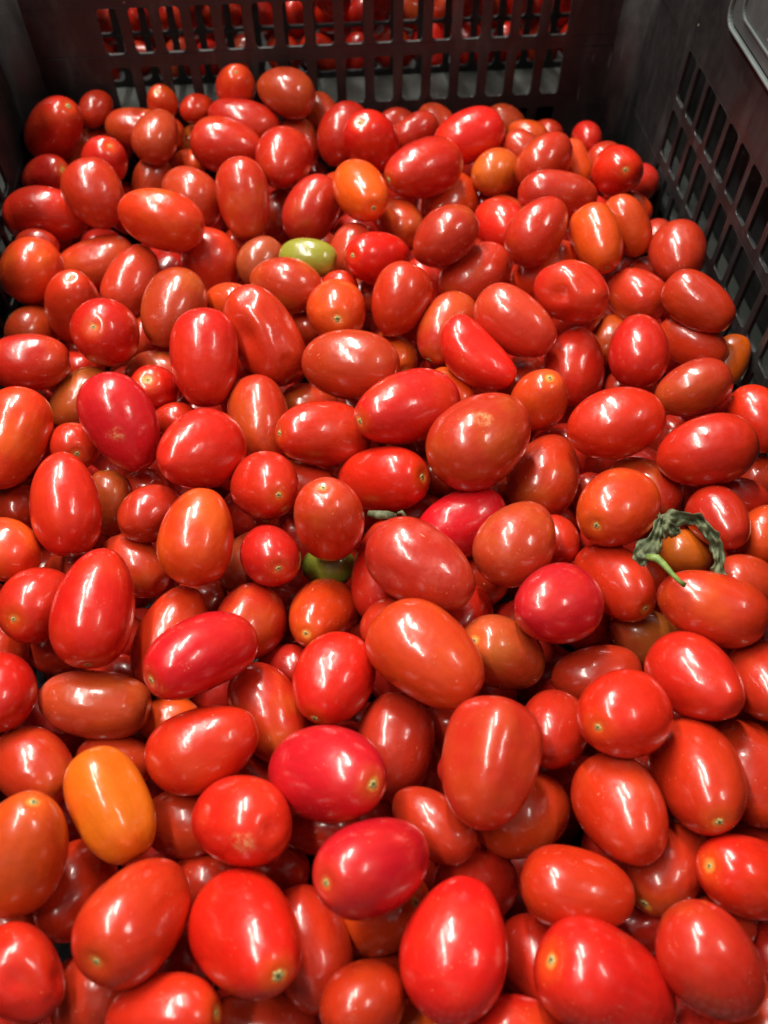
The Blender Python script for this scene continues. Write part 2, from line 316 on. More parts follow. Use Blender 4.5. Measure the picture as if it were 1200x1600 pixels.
TOMATOES = [
("A1",(-157.3, 498.3, 159.7),(0.1083, 0.3368, -0.0913, 0.9308),15.58,23.68,'r','*',0,'big red tomato standing in the back left corner of the crate'),
("A2",(-134.4, 517.3, 160.1),(-0.0494, 0.4052, 0.3789, 0.8306),9.1,12.49,'d','',0,'half-hidden dark red tomato up and right of the left corner tomato'),
("A3",(-105.5, 505.6, 151.7),(0.2087, 0.7434, 0.1845, 0.6081),12.13,24.24,'b','',0,'half-hidden brick-red tomato right of the left corner tomato'),
("A4",(-94.3, 518.7, 161.3),(-0.1448, -0.0466, -0.2189, 0.9638),9.75,12.37,'o','*',0,'half-hidden orange-red tomato behind the back wide one, left of the topmost'),
("A5",(-140.3, 512.3, 135.3),(0.0172, 0.5898, 0.3491, 0.728),13.94,25.35,'b','',0,'half-hidden brick-red tomato just right of the left corner tomato'),
("A6",(-125.1, 466.9, 156.8),(0.0786, 0.2465, -0.146, 0.9548),13.26,16.02,'R','*',0,'bright red tomato just down and right of the left corner tomato'),
("A7",(-95.0, 482.3, 161.9),(-0.0884, 0.2671, 0.5348, 0.7968),12.75,17.11,'p','',0,'rosy red tomato above the black-flecked orange tomato'),
("A8",(-103.4, 475.0, 137.0),(-0.0346, 0.3072, 0.4068, 0.8596),12.01,16.53,'b','',0,'brick-red tomato just above the black-flecked orange tomato'),
("A9",(-163.4, 470.4, 146.0),(0.2953, 0.4966, -0.0536, 0.8145),11.35,18.17,'r','*',0,'half-hidden red tomato just below the left corner tomato'),
("A10",(-156.1, 427.4, 148.9),(0.2097, 0.7029, 0.2309, 0.6393),16.05,23.26,'r','',0,'red tomato just above the orange starred tomato'),
("A11",(-123.3, 421.5, 165.7),(0.4838, 0.8496, 0.1261, 0.1679),15.66,19.81,'r','Y>',(2.0, 8.2, 16.3),'red tomato just left of the black-flecked orange tomato'),
("A12",(-83.8, 387.6, 172.2),(0.2856, 0.761, 0.1846, 0.5525),15.22,22.86,'o','K',(2.6, 13.1, 9.9),'orange-red tomato leaning left with one black fleck, in the back left part'),
("A13",(-80.8, 486.7, 139.5),(0.4117, 0.527, -0.0818, 0.739),9.1,14.55,'o','*',0,'half-hidden orange-red tomato just up and right of the black-flecked orange tomato'),
("B1",(-47.6, 517.0, 171.2),(0.027, 0.0878, -0.2511, 0.9636),12.21,15.11,'o','*',0,'orange-red tomato with yellow stem end highest at the back wall, left of middle'),
("B2",(-17.4, 507.9, 169.7),(0.2992, 0.7722, 0.0819, 0.5545),13.76,18.65,'b','',0,'brick-red tomato just right of the topmost back tomato'),
("B3",(5.7, 517.3, 150.2),(0.3608, 0.9027, 0.0295, 0.2325),9.94,14.16,'b','',0,'half-hidden brick-red tomato up and left of the yellow-orange tomato'),
("B4",(-43.9, 501.4, 157.1),(0.2658, 0.76, 0.127, 0.5794),14.06,22.94,'r','',0,'red tomato just below the topmost back tomato'),
("B5",(-53.5, 476.2, 156.8),(0.2778, 0.7486, 0.1337, 0.5869),15.39,22.32,'r','',0,'red tomato just above the standing back-left tomato'),
("B6",(-73.0, 517.2, 157.6),(-0.0947, 0.6548, 0.4494, 0.6002),9.1,12.45,'r','',0,'half-hidden red tomato down and left of the topmost back tomato'),
("B7",(-80.4, 515.6, 135.8),(-0.0843, 0.2879, 0.5699, 0.765),9.57,12.39,'a','',0,'half-hidden amber tomato up and left of the standing back-left tomato'),
("B8",(-11.8, 501.8, 142.6),(0.4937, 0.8223, 0.0113, 0.2828),12.34,16.96,'b','',0,'brick-red tomato up and right of the standing back-left tomato'),
("B9",(-19.4, 449.5, 162.3),(-0.0994, 0.3124, 0.698, 0.6366),15.85,21.53,'r','<',0,'red tomato just up and right of the standing back-left tomato'),
("B10",(-73.8, 427.9, 156.6),(0.5757, 0.7344, 0.0338, 0.358),16.05,19.98,'p','',0,'rosy red tomato just up and right of the black-flecked orange tomato'),
("B11",(-42.6, 415.5, 162.1),(0.3944, 0.9175, 0.047, 0.021),14.33,22.46,'b','',0,'tall red tomato standing upright with one long highlight, back left of centre'),
("B12",(-25.5, 439.2, 132.6),(0.0082, 0.166, 0.4202, 0.8921),12.04,16.62,'d','',0,'half-hidden dark red tomato just down and right of the standing back-left tomato'),
("B13",(-6.2, 418.9, 151.2),(0.0485, 0.293, 0.4052, 0.8646),15.11,20.5,'b','',0,'brick-red tomato just left of the yellow-orange tomato'),
("C1",(16.4, 493.6, 150.1),(0.0507, 0.2515, 0.3737, 0.8914),14.97,20.54,'r','',0,'red tomato just above the yellow-orange tomato'),
("C2",(30.5, 469.2, 159.2),(-0.1266, -0.1782, -0.1748, 0.96),16.05,20.8,'R','*',0,'bright red tomato just above the yellow-orange tomato'),
("C3",(22.6, 408.3, 169.1),(0.7153, 0.6472, -0.0805, 0.2511),14.04,22.45,'O','*',0,'upright yellow-orange tomato with small stem dot, before a bright red one'),
("C4",(49.7, 514.1, 140.7),(0.1243, 0.6184, 0.2738, 0.7261),10.54,14.61,'b','',0,'half-hidden brick-red tomato just up and left of the brown-topped red tomato'),
("C5",(60.7, 497.4, 145.9),(0.1258, 0.4941, 0.3001, 0.8062),11.4,16.81,'r','',0,'half-hidden red tomato just above the brown-topped red tomato'),
("C6",(77.7, 516.8, 141.0),(0.3657, 0.798, 0.0125, 0.4789),10.26,14.08,'p','',0,'half-hidden rosy red tomato just above the brown-topped red tomato'),
("C7",(90.6, 471.9, 157.7),(0.1592, 0.5582, 0.2662, 0.7696),15.16,22.19,'R','',0,'bright red tomato just up and right of the brown-topped red tomato'),
("C8",(58.1, 431.0, 165.5),(0.4032, 0.6821, -0.0484, -0.6081),15.27,24.43,'r','>*',0,'red tomato with brown upper right side and a fine orange scratch, back centre'),
("C9",(104.9, 444.6, 149.8),(-0.0371, 0.7253, 0.4074, 0.5537),13.26,18.51,'a','',0,'amber tomato left of the back crosswise tomato'),
("C10",(74.8, 436.3, 138.6),(0.0259, 0.3284, 0.6209, 0.7113),16.05,20.89,'o','',0,'orange-red tomato just down and right of the brown-topped red tomato'),
("C11",(62.1, 363.1, 170.6),(0.1731, 0.4555, 0.321, 0.8121),14.81,19.02,'b','',0,'brick-red tomato tilted up right overlapping another orange-red one, back centre'),
("C12",(99.3, 447.8, 129.2),(0.0965, -0.0561, 0.6787, 0.7259),10.34,13.62,'r','',0,'half-hidden red tomato up and right of the orange-red slanted tomato'),
("C13",(43.4, 412.9, 144.1),(0.66, 0.6846, -0.0753, 0.3),12.63,18.02,'b','',0,'half-hidden brick-red tomato just up and left of the orange-red slanted tomato'),
("C14",(13.3, 385.1, 145.5),(0.0631, 0.2171, 0.4164, 0.8806),11.92,17.48,'p','',0,'rosy red tomato just right of the yellow-green tomato'),
("C15",(27.4, 363.5, 159.6),(-0.4533, -0.4848, -0.0634, 0.7453),13.75,22.0,'R','*',0,'bright red tomato just left of the orange-red slanted tomato'),
("C16",(10.8, 459.1, 137.0),(0.3926, 0.5948, 0.0103, 0.7014),9.73,13.36,'b','',0,'half-hidden brick-red tomato just left of the yellow-orange tomato'),
("C17",(97.9, 395.4, 151.4),(0.6456, 0.6491, -0.1259, 0.3821),13.74,19.52,'R','',0,'bright red tomato just left of the long leaning back tomato'),
("C18",(79.2, 357.9, 148.4),(0.1736, 0.4407, 0.3727, 0.798),15.87,21.16,'b','',0,'brick-red tomato just down and right of the orange-red slanted tomato'),
("D1",(121.6, 512.5, 140.7),(0.375, 0.7253, -0.0035, 0.5773),11.19,14.83,'b','',0,'half-hidden brick-red tomato up and left of the back crosswise tomato'),
("D2",(131.8, 490.5, 145.9),(0.3707, 0.7319, 0.001, 0.5717),9.1,13.27,'O','',0,'half-hidden orange tomato up and left of the back crosswise tomato'),
("D3",(147.0, 504.6, 137.0),(0.5337, 0.5636, -0.1589, 0.6101),9.1,12.47,'r','',0,'half-hidden red tomato above the back crosswise tomato'),
("D4",(122.5, 465.9, 151.6),(0.395, 0.7539, -0.0127, 0.5249),9.83,13.02,'p','',0,'rosy red tomato up and left of the back crosswise tomato'),
("D5",(128.5, 434.7, 163.8),(0.1221, 0.4128, 0.4296, 0.7938),14.41,18.92,'b','',0,'brick-red tomato just above the back crosswise tomato'),
("D6",(151.3, 446.8, 152.7),(0.4039, 0.8845, -0.0968, 0.2127),9.61,14.54,'o','',0,'orange-red tomato just up and right of the back crosswise tomato'),
("D7",(166.4, 481.4, 146.6),(0.2143, -0.2623, 0.7288, 0.595),9.34,12.35,'r','',0,'half-hidden red tomato just up and left of the starred tomato by right wall'),
("D8",(173.7, 459.8, 145.4),(0.0576, 0.5277, 0.4992, 0.6849),10.25,13.66,'b','',0,'half-hidden brick-red tomato just up and left of the starred tomato by right wall'),
("D9",(168.9, 424.3, 163.7),(0.6939, 0.3691, -0.3328, 0.5212),14.0,18.17,'R','*',0,'round bright red tomato with yellow stem star by the right wall at the back'),
("D10",(129.0, 398.9, 165.8),(0.2467, 0.7225, 0.1571, 0.6265),11.96,21.77,'r','',0,'red tomato lying crosswise with a tiny pale fleck, towards the back right'),
("D11",(108.6, 357.7, 174.8),(0.176, 0.2981, 0.3721, 0.8612),13.68,19.24,'r','>',0,'long red tomato tilted up right in front of the back crosswise one'),
("D12",(138.9, 353.5, 171.4),(0.6129, 0.7562, -0.1443, 0.1777),12.68,20.29,'o','*',0,'orange upright tomato with stem star at its bottom, towards the right wall'),
("D13",(161.1, 372.1, 163.2),(0.3469, 0.8927, -0.074, 0.2778),11.0,17.6,'o','*',0,'orange-red tomato just up and right of the orange upright tomato'),
("D14",(179.7, 416.7, 142.4),(0.4352, 0.7521, -0.0474, 0.4926),9.1,13.09,'o','',0,'half-hidden orange-red tomato just below the starred tomato by right wall'),
("D15",(188.3, 392.8, 140.5),(0.153, 0.1216, 0.7713, 0.6057),9.1,12.84,'p','',0,'half-hidden rosy red tomato right of the orange upright tomato'),
("D16",(116.3, 356.8, 150.8),(0.2215, 0.4498, 0.324, 0.8022),12.05,18.78,'o','',0,'orange-red tomato just below the long leaning back tomato'),
("D17",(115.6, 309.1, 176.1),(0.5145, 0.6444, -0.0322, 0.5648),14.28,18.52,'r','D',0,'plump brick-red tomato with several small dimples on top, upper right'),
("D18",(157.1, 328.2, 155.7),(0.5806, 0.6698, -0.1073, 0.4503),13.12,16.99,'b','',0,'brick-red tomato just above the flat-topped cherry-red tomato'),
("D19",(174.7, 360.0, 138.4),(0.0824, 0.7839, 0.304, 0.5351),10.76,14.33,'r','',0,'half-hidden red tomato just down and right of the orange upright tomato'),
("D20",(109.3, 423.9, 138.4),(0.3964, 0.7463, 0.0252, 0.5342),9.1,13.74,'b','',0,'half-hidden brick-red tomato just up and left of the long leaning back tomato'),
("D21",(102.2, 368.6, 130.7),(0.0586, 0.4922, 0.5724, 0.6532),11.37,14.56,'d','',0,'half-hidden dark red tomato just above the pinkish wine tomato'),
("E1",(-153.0, 370.1, 157.9),(0.3561, 0.8617, 0.0316, -0.3601),14.98,17.62,'o','*',0,'round orange-red tomato with stem star against the left wall'),
("E2",(-157.9, 403.6, 147.3),(0.2278, 0.627, 0.1918, 0.7199),9.1,12.21,'r','',0,'half-hidden red tomato just up and right of the orange starred tomato'),
("E3",(-128.5, 400.8, 137.7),(0.1794, 0.616, 0.2509, 0.7249),14.04,22.56,'b','',0,'half-hidden brick-red tomato just down and left of the black-flecked orange tomato'),
("E4",(-103.7, 369.4, 148.1),(-0.043, 0.27, 0.4476, 0.8514),14.3,20.8,'p','>',0,'rosy red tomato just down and left of the black-flecked orange tomato'),
("E5",(-129.0, 347.1, 152.0),(-0.1084, 0.0846, -0.0405, 0.9897),14.12,22.6,'r','*',0,'red tomato just up and left of the round starred tomato'),
("E6",(-106.2, 309.7, 166.5),(-0.4382, -0.171, -0.2496, 0.8464),15.66,18.7,'R','*',0,'round scarlet tomato with yellow-ringed stem star and broken highlight, upper left'),
("E7",(-155.0, 347.1, 137.1),(-0.1918, 0.5455, 0.666, 0.4712),13.03,17.11,'b','',0,'half-hidden brick-red tomato just above the left edge tomato'),
("E8",(-140.4, 295.3, 165.6),(0.23, 0.6682, 0.298, 0.6417),13.07,19.35,'r','',0,'long red tomato lying crosswise at the left edge below a round starred one'),
("E9",(-78.1, 335.3, 157.8),(-0.067, 0.2437, 0.5979, 0.7607),16.05,22.3,'b','',0,'brick-red tomato just up and left of the flat-topped tomato'),
("E10",(-119.4, 288.7, 144.9),(0.0161, 0.4951, 0.4987, 0.7113),13.5,18.24,'w','',0,'half-hidden brownish red tomato just up and left of the long crimson tomato'),
("E12",(-88.8, 309.1, 136.0),(0.436, 0.544, 0.0802, 0.7124),13.18,18.17,'w','',0,'half-hidden brownish red tomato just left of the flat-topped tomato'),
("E13",(-86.0, 285.4, 151.1),(-0.1756, 0.0013, -0.166, 0.9704),11.21,14.37,'R','*',0,'bright red tomato just up and right of the long crimson tomato'),
("E11",(-93.0, 249.8, 170.3),(0.4722, 0.8527, 0.1713, 0.1432),15.08,23.12,'P','S>',(-3.8, 14.0, 6.4),'long crimson tomato leaning left with a pale yellow scab in its middle, left side'),
("E14",(-150.6, 294.6, 137.1),(0.4192, 0.54, 0.0963, 0.7234),11.93,16.38,'d','',0,'half-hidden dark red tomato just up and right of the large orange-red edge tomato'),
("E15",(-139.9, 248.8, 166.7),(-0.0991, 0.252, 0.5209, 0.8096),14.96,23.03,'o','',0,'large orange-red tomato cut off by the left edge, two slanting highlights'),
("E16",(-88.8, 389.6, 134.9),(-0.0773, 0.3432, 0.6014, 0.7173),10.77,14.58,'r','',0,'half-hidden red tomato just below the black-flecked orange tomato'),
("E17",(-98.8, 345.4, 130.8),(-0.0676, 0.1928, 0.5373, 0.8182),9.1,11.87,'b','',0,'half-hidden brick-red tomato just right of the round starred tomato'),
("E18",(-131.3, 321.3, 133.5),(0.4142, 0.5037, 0.0345, 0.7573),10.29,13.69,'d','',0,'half-hidden dark red tomato just right of the left edge tomato'),
("F1",(-63.3, 388.6, 140.8),(0.3232, 0.9429, 0.0762, 0.0258),16.05,20.24,'r','',0,'red tomato just down and right of the black-flecked orange tomato'),
("F2",(-34.5, 382.3, 145.6),(0.0394, 0.3379, 0.4273, 0.8376),11.87,15.29,'w','',0,'half-hidden brownish red tomato just below the standing back-left tomato'),
("F3",(-9.3, 368.5, 157.1),(0.3202, 0.703, 0.1559, 0.6156),9.57,15.59,'G','',0,'small shiny yellow-green tomato lying crosswise in the back half of the pile'),
("F4",(-20.7, 346.9, 158.0),(0.3532, 0.7296, 0.1528, 0.5654),13.69,19.58,'b','',0,'brick-red tomato just above the long puckered tomato'),
("F5",(-51.3, 345.6, 149.4),(0.442, 0.6167, 0.0722, 0.6474),10.7,14.74,'o','',0,'orange-red tomato just up and left of the long puckered tomato'),
("F6",(-31.1, 305.9, 163.3),(0.4412, 0.8635, 0.0994, 0.2233),16.55,26.12,'r','D',0,'long puckered red tomato leaning left with wavy dented skin and wavy highlight'),
("F7",(-58.3, 287.7, 168.6),(0.4785, 0.8744, 0.0596, -0.0531),15.31,23.04,'R','',0,'tall red tomato with a flat top end and two parallel vertical highlights'),
("F8",(4.4, 321.2, 161.9),(0.8632, 0.4944, 0.0272, -0.0982),14.88,18.01,'o','*',0,'orange-red tomato just above the brownish oval tomato'),
("F9",(-35.3, 262.5, 151.9),(0.636, 0.7692, 0.0505, 0.0357),14.05,22.47,'b','*',0,'brick-red tomato just up and right of the plump glossy tomato'),
("F10",(-12.9, 285.8, 134.3),(0.3966, 0.6711, 0.1899, 0.5969),11.41,15.33,'b','',0,'half-hidden brick-red tomato just down and left of the brownish oval tomato'),
("F11",(7.6, 277.4, 168.1),(0.3788, 0.6695, 0.1735, 0.6149),15.61,23.23,'b','',0,'brownish red oval tomato with fine flecks lying crosswise above a ruby one'),
("F12",(5.3, 351.7, 149.9),(0.418, 0.579, 0.0566, 0.6978),9.1,11.4,'r','',0,'red tomato just down and right of the yellow-green tomato'),
("F13",(-45.4, 312.5, 137.0),(0.0725, 0.3017, 0.3786, 0.872),10.83,13.86,'d','',0,'half-hidden dark red tomato just down and left of the long puckered tomato'),
("F14",(-74.6, 268.5, 147.7),(0.3332, 0.7016, 0.2684, 0.5698),9.1,11.64,'r','',0,'red tomato just up and left of the plump glossy tomato'),
("F15",(-50.8, 413.8, 133.5),(0.0085, 0.3558, 0.464, 0.8112),9.44,11.98,'d','',0,'half-hidden dark red tomato just below the standing back-left tomato'),
("F16",(-13.9, 337.9, 137.0),(0.4411, 0.554, 0.0527, 0.7041),9.15,11.52,'p','',0,'half-hidden rosy red tomato just right of the long puckered tomato'),
("G1",(34.8, 322.3, 166.1),(0.0882, 0.1993, 0.4495, 0.8663),14.69,18.59,'r','<',0,'red tomato just up and right of the brownish oval tomato'),
("G1b",(53.4, 367.9, 134.1),(0.4616, 0.8673, -0.0118, 0.1859),12.33,16.8,'r','',0,'red tomato up and left of the pinkish wine tomato'),
("G3",(29.4, 311.4, 139.7),(0.7135, 0.6162, -0.0524, 0.3293),10.67,17.08,'o','*',0,'orange-red tomato just up and right of the brownish oval tomato'),
("G4",(30.5, 246.9, 171.9),(-0.4996, -0.5967, 0.1033, 0.6194),16.28,26.05,'R','*',0,'large glossy ruby tomato with stem star at lower left, in the middle of the pile'),
("G5",(56.8, 309.1, 157.3),(0.5344, 0.7925, -0.1043, -0.2749),13.43,20.26,'b','*',0,'brick-red tomato just up and left of the bent bean-shaped tomato'),
("G6",(67.0, 280.2, 166.9),(0.4572, 0.7965, 0.0432, 0.3932),12.14,21.39,'R','N',0,'bent bean-shaped red tomato lying aslant with a long curved highlight'),
("G7",(87.4, 297.0, 171.2),(0.4569, 0.7657, 0.0264, 0.452),14.28,21.71,'p','>',0,'large wine red tomato leaning left with a long pitted highlight, upper right of centre'),
("G8",(54.9, 275.0, 149.4),(0.6692, 0.667, -0.0422, 0.3248),9.64,15.43,'o','*',0,'orange-red tomato just down and left of the bent bean-shaped tomato'),
("G9",(59.0, 223.5, 175.9),(0.1366, 0.447, 0.5721, 0.6739),18.11,24.93,'b','S',(5.5, 16.9, -4.6),'big brick-red tomato tilted up right with tiny orange scabs on its top'),
("G10",(20.9, 362.3, 137.0),(0.0097, 0.3266, 0.6362, 0.6989),9.2,12.41,'p','',0,'half-hidden rosy red tomato above the brownish oval tomato'),
("H3",(118.0, 288.0, 146.9),(0.4758, 0.8648, -0.1552, -0.0408),15.54,20.08,'r','<*',0,'red tomato just up and left of the wide crimson tomato'),
("H4",(141.0, 275.7, 168.7),(0.1704, -0.0157, 0.6639, 0.728),13.89,19.18,'R','',0,'cherry-red upright tomato with a flat top, towards the right wall'),
("H5",(92.2, 255.1, 162.7),(0.246, 0.0612, -0.0403, 0.9665),12.93,16.38,'o','*',0,'orange-red tomato just up and right of the scabbed brick-red tomato'),
("H6",(118.0, 228.9, 173.8),(0.3141, 0.5616, 0.3164, 0.697),14.95,21.2,'R','',0,'long crimson tomato lying crosswise with one square white highlight, upper right'),
("H7",(143.6, 314.2, 138.3),(0.1588, 0.2247, 0.6291, 0.727),10.5,14.97,'o','',0,'half-hidden orange-red tomato just up and left of the flat-topped cherry-red tomato'),
("H8",(145.2, 279.1, 135.8),(0.0253, 0.7726, 0.4292, 0.4672),11.78,16.59,'d','',0,'half-hidden dark red tomato just above the wide crimson tomato'),
("H9",(93.2, 292.7, 137.0),(0.1006, 0.2621, 0.6882, 0.669),11.31,15.66,'d','',0,'half-hidden dark red tomato just down and right of the bent bean-shaped tomato'),
("I1",(183.2, 349.7, 162.0),(0.1931, -0.0178, 0.6919, 0.6954),14.28,19.07,'r','',0,'red tomato right of the orange upright tomato'),
("I2",(175.3, 299.4, 174.0),(0.4818, 0.7394, -0.0592, 0.4665),11.8,18.61,'r','>',0,'red tomato just up and right of the flat-topped cherry-red tomato'),
("I3",(175.6, 291.8, 154.9),(0.4896, 0.6931, -0.0174, 0.5288),10.88,17.84,'o','',0,'orange-red tomato just above the scratched wall-side tomato'),
("I4",(194.5, 285.1, 147.5),(0.254, 0.0969, 0.4401, 0.8558),9.1,13.85,'O','',0,'brown-orange tomato wedged against the right wall behind two leaning tomatoes'),
("I5",(157.3, 247.3, 172.2),(0.3234, 0.4884, 0.3146, 0.7469),11.87,17.11,'b','',0,'brick-red tomato tilted up right with scratched lower side, near the right wall'),
("I6",(184.5, 233.8, 164.1),(0.5507, 0.7805, -0.1537, 0.2527),11.9,16.3,'R','',0,'bright red tomato just up and right of the cracked crimson tomato'),
("J2",(-111.0, 209.1, 169.6),(0.5307, 0.8334, 0.1509, -0.0333),13.91,21.64,'R','',0,'long upright scarlet tomato with two long vertical highlights, near the left edge'),
("J3",(-117.0, 250.7, 156.8),(0.8437, 0.4971, 0.1148, 0.1671),10.6,12.58,'r','*',0,'red tomato just left of the long crimson tomato'),
("J5",(-102.1, 225.9, 146.1),(-0.1187, 0.0562, 0.4448, 0.886),9.42,15.08,'w','*',0,'half-hidden brownish red tomato just right of the long scarlet tomato'),
("J6",(-145.2, 232.6, 137.9),(-0.2031, 0.1005, 0.9011, 0.3696),11.77,15.9,'d','',0,'half-hidden dark red tomato just left of the long scarlet tomato'),
("J7",(-136.1, 193.7, 162.5),(0.6243, 0.6317, 0.2122, 0.4078),12.69,16.24,'o','',0,'orange-red tomato just down and left of the long scarlet tomato'),
("J8",(-79.7, 208.8, 160.2),(-0.0163, 0.5331, 0.6467, 0.5453),11.79,15.08,'r','',0,'red tomato just up and left of the upright orange-red egg'),
("J9",(-58.2, 231.2, 171.8),(-0.0577, 0.559, 0.6562, 0.5035),16.44,22.77,'R','<',0,'plump glossy red tomato tilted up right with two wide highlights, left of centre'),
("J11",(-116.3, 198.3, 136.7),(0.5156, 0.5387, 0.1831, 0.6406),10.24,14.31,'d','',0,'half-hidden dark red tomato just above the tall left tomato'),
("J12",(-90.4, 238.3, 138.1),(0.5629, 0.4447, 0.016, 0.6965),10.85,15.56,'r','',0,'half-hidden red tomato just below the long crimson tomato'),
("J10",(-88.6, 192.1, 145.4),(0.6281, 0.64, 0.1812, 0.4038),12.28,17.33,'b','',0,'half-hidden brick-red tomato just up and right of the tall left tomato'),
("K1",(-56.6, 186.9, 173.2),(-0.0397, 0.1301, 0.5778, 0.8048),14.08,19.59,'o','>',0,'upright orange-red egg-shaped tomato with two vertical highlights, left of centre'),
("K2",(-31.6, 212.5, 166.7),(0.756, 0.4403, -0.0292, 0.4835),13.98,17.74,'R','*',0,'round scarlet tomato with clear stem star, left of the speckled egg one'),
("K3",(-29.3, 182.2, 162.5),(0.8608, 0.4692, 0.0276, 0.1954),11.96,14.39,'R','*',0,'bright red tomato just down and left of the speckled egg tomato'),
("K4",(-6.5, 190.1, 172.4),(-0.0348, -0.0168, 0.1011, 0.9941),13.56,18.63,'b','F*',0,'speckled egg-shaped upright tomato with yellow stem dimple on top, above the dark green one'),
("K6",(-6.8, 243.2, 161.0),(-0.4269, -0.505, 0.1282, 0.7391),14.31,22.28,'R','*',0,'bright red tomato just below the brownish oval tomato'),
("K7",(-16.5, 229.8, 143.8),(0.4436, 0.7102, 0.2067, 0.506),11.02,16.67,'b','',0,'half-hidden brick-red tomato just right of the round scarlet tomato'),
("K8",(-8.2, 187.8, 142.0),(0.491, 0.5428, 0.1944, 0.653),9.1,12.17,'g','',0,'unripe dark green tomato peeking out beneath the speckled upright tomato'),
("K9",(-42.5, 223.7, 133.7),(0.5945, 0.4142, -0.0011, 0.6892),12.35,17.6,'d','',0,'half-hidden dark red tomato just down and left of the round scarlet tomato'),
("K9b",(-41.9, 193.2, 141.5),(-0.0158, 0.2736, 0.7427, 0.611),11.48,16.05,'w','',0,'half-hidden brownish red tomato just down and right of the upright orange-red egg'),
("L1",(17.8, 220.2, 155.7),(0.5047, 0.4746, 0.0823, 0.7164),14.06,21.51,'R','*',0,'bright red tomato just below the glossy ruby tomato'),
("L4",(13.8, 178.4, 152.0),(0.0676, 0.1017, 0.5643, 0.8165),12.2,21.68,'r','',0,'red tomato just left of the frosted pinkish tomato'),
("L5",(35.1, 215.9, 134.7),(0.1214, 0.7177, 0.4907, 0.4789),10.76,14.33,'d','',0,'half-hidden dark red tomato down and left of the scabbed brick-red tomato'),
("L6",(27.7, 164.6, 174.4),(0.5382, 0.713, 0.142, 0.4264),14.92,22.87,'p','F>',0,'big pinkish red tomato leaning left with frosted flecked skin, just right of centre'),
("L7",(49.2, 196.1, 154.0),(0.2712, 0.5192, 0.4237, 0.6909),13.64,20.96,'P','',0,'crimson tomato just up and right of the frosted pinkish tomato'),
("L8",(37.7, 254.8, 138.4),(0.0595, 0.7338, 0.4838, 0.4732),12.89,16.18,'d','',0,'half-hidden dark red tomato just down and right of the glossy ruby tomato'),
("L9",(46.8, 234.9, 138.2),(0.1422, 0.7196, 0.4486, 0.5106),11.01,15.61,'d','',0,'half-hidden dark red tomato just down and left of the scabbed brick-red tomato'),
("M2",(89.2, 222.4, 148.6),(0.1605, 0.197, 0.6133, 0.7479),15.43,21.1,'b','>',0,'brick-red tomato just down and right of the scabbed brick-red tomato'),
("M3",(66.2, 176.2, 169.2),(0.1736, 0.2877, 0.6168, 0.7118),15.11,19.17,'b','F>',0,'freckled brownish red oval tomato tilted up right, right of the frosted pinkish one'),
("M4",(108.4, 186.3, 172.7),(0.6887, 0.5549, -0.1426, -0.4444),15.4,19.27,'o','*',0,'bright orange-red tomato with stem star at its lower left, left of the calyx'),
("M5",(88.0, 188.1, 149.4),(0.725, 0.6689, -0.0961, 0.1332),9.3,12.3,'r','',0,'red tomato just right of the freckled oval tomato'),
("M6",(114.7, 217.9, 134.1),(0.469, 0.794, 0.0523, 0.3834),10.79,13.89,'r','',0,'half-hidden red tomato just up and left of the bright star-tipped tomato'),
("M7",(75.6, 146.1, 172.1),(0.1613, 0.5818, 0.6167, 0.5053),14.58,18.68,'P','',0,'blocky ruby tomato below the freckled oval one'),
("M8",(104.3, 162.1, 156.5),(0.7278, 0.5559, -0.0572, 0.3975),12.61,20.17,'r','*',0,'red tomato just below the bright star-tipped tomato'),
("M9",(99.4, 214.5, 121.7),(0.0765, 0.7194, 0.5295, 0.443),11.12,15.41,'d','',0,'half-hidden dark red tomato just left of the bright star-tipped tomato'),
("M10",(70.5, 227.0, 132.2),(0.0579, 0.7286, 0.5167, 0.4459),11.02,15.11,'d','',0,'half-hidden dark red tomato just down and right of the scabbed brick-red tomato'),
("M11",(56.1, 182.1, 132.3),(0.0883, 0.7179, 0.5498, 0.4178),11.71,15.63,'d','',0,'half-hidden dark red tomato just down and left of the freckled oval tomato'),
("N2",(150.5, 209.2, 176.5),(0.3526, 0.5325, 0.3102, 0.7042),14.74,20.48,'R','Y',(1.1, 12.3, 11.2),'large crimson tomato with a dark curved crack near its right end'),
("N3",(130.4, 209.0, 151.9),(0.5546, 0.6809, 0.0203, 0.4779),11.97,17.5,'b','',0,'brick-red tomato just up and right of the bright star-tipped tomato'),
("N4",(149.7, 180.7, 167.8),(0.7562, 0.5505, -0.1606, 0.3151),11.12,15.91,'r','>',0,'red tomato just up and right of the amber calyx tomato'),
("N5",(168.3, 197.9, 156.2),(0.2338, 0.8301, 0.2133, 0.4591),9.42,12.5,'r','',0,'red tomato tilting left, just down and right of the cracked crimson tomato'),
("N7",(186.3, 216.0, 143.4),(0.2834, 0.1222, 0.4957, 0.8118),9.1,12.47,'r','',0,'red tomato tilting right, just down and right of the cracked crimson tomato'),
("N8",(170.2, 177.1, 159.2),(0.2797, 0.1183, 0.565, 0.7672),10.29,12.88,'o','',0,'orange-red tomato just up and right of the long waisted tomato'),
("N9",(138.7, 175.3, 152.2),(0.2777, 0.7017, 0.3735, 0.5395),9.65,12.13,'A','',0,'small amber brown tomato framed by the wilted green calyx'),
("N11",(155.4, 154.1, 159.8),(0.2291, 0.8163, 0.2893, 0.4445),11.44,16.38,'p','',0,'rosy red tomato just up and right of the long waisted tomato'),
("N12",(132.9, 140.1, 172.4),(0.4492, 0.6952, 0.1969, 0.5254),13.19,19.72,'o','',0,'long waisted orange-red tomato under the tip of the calyx stem'),
("N13",(126.0, 172.6, 137.8),(0.1126, 0.6821, 0.5738, 0.439),10.07,14.17,'d','',0,'half-hidden dark red tomato just down and left of the amber calyx tomato'),
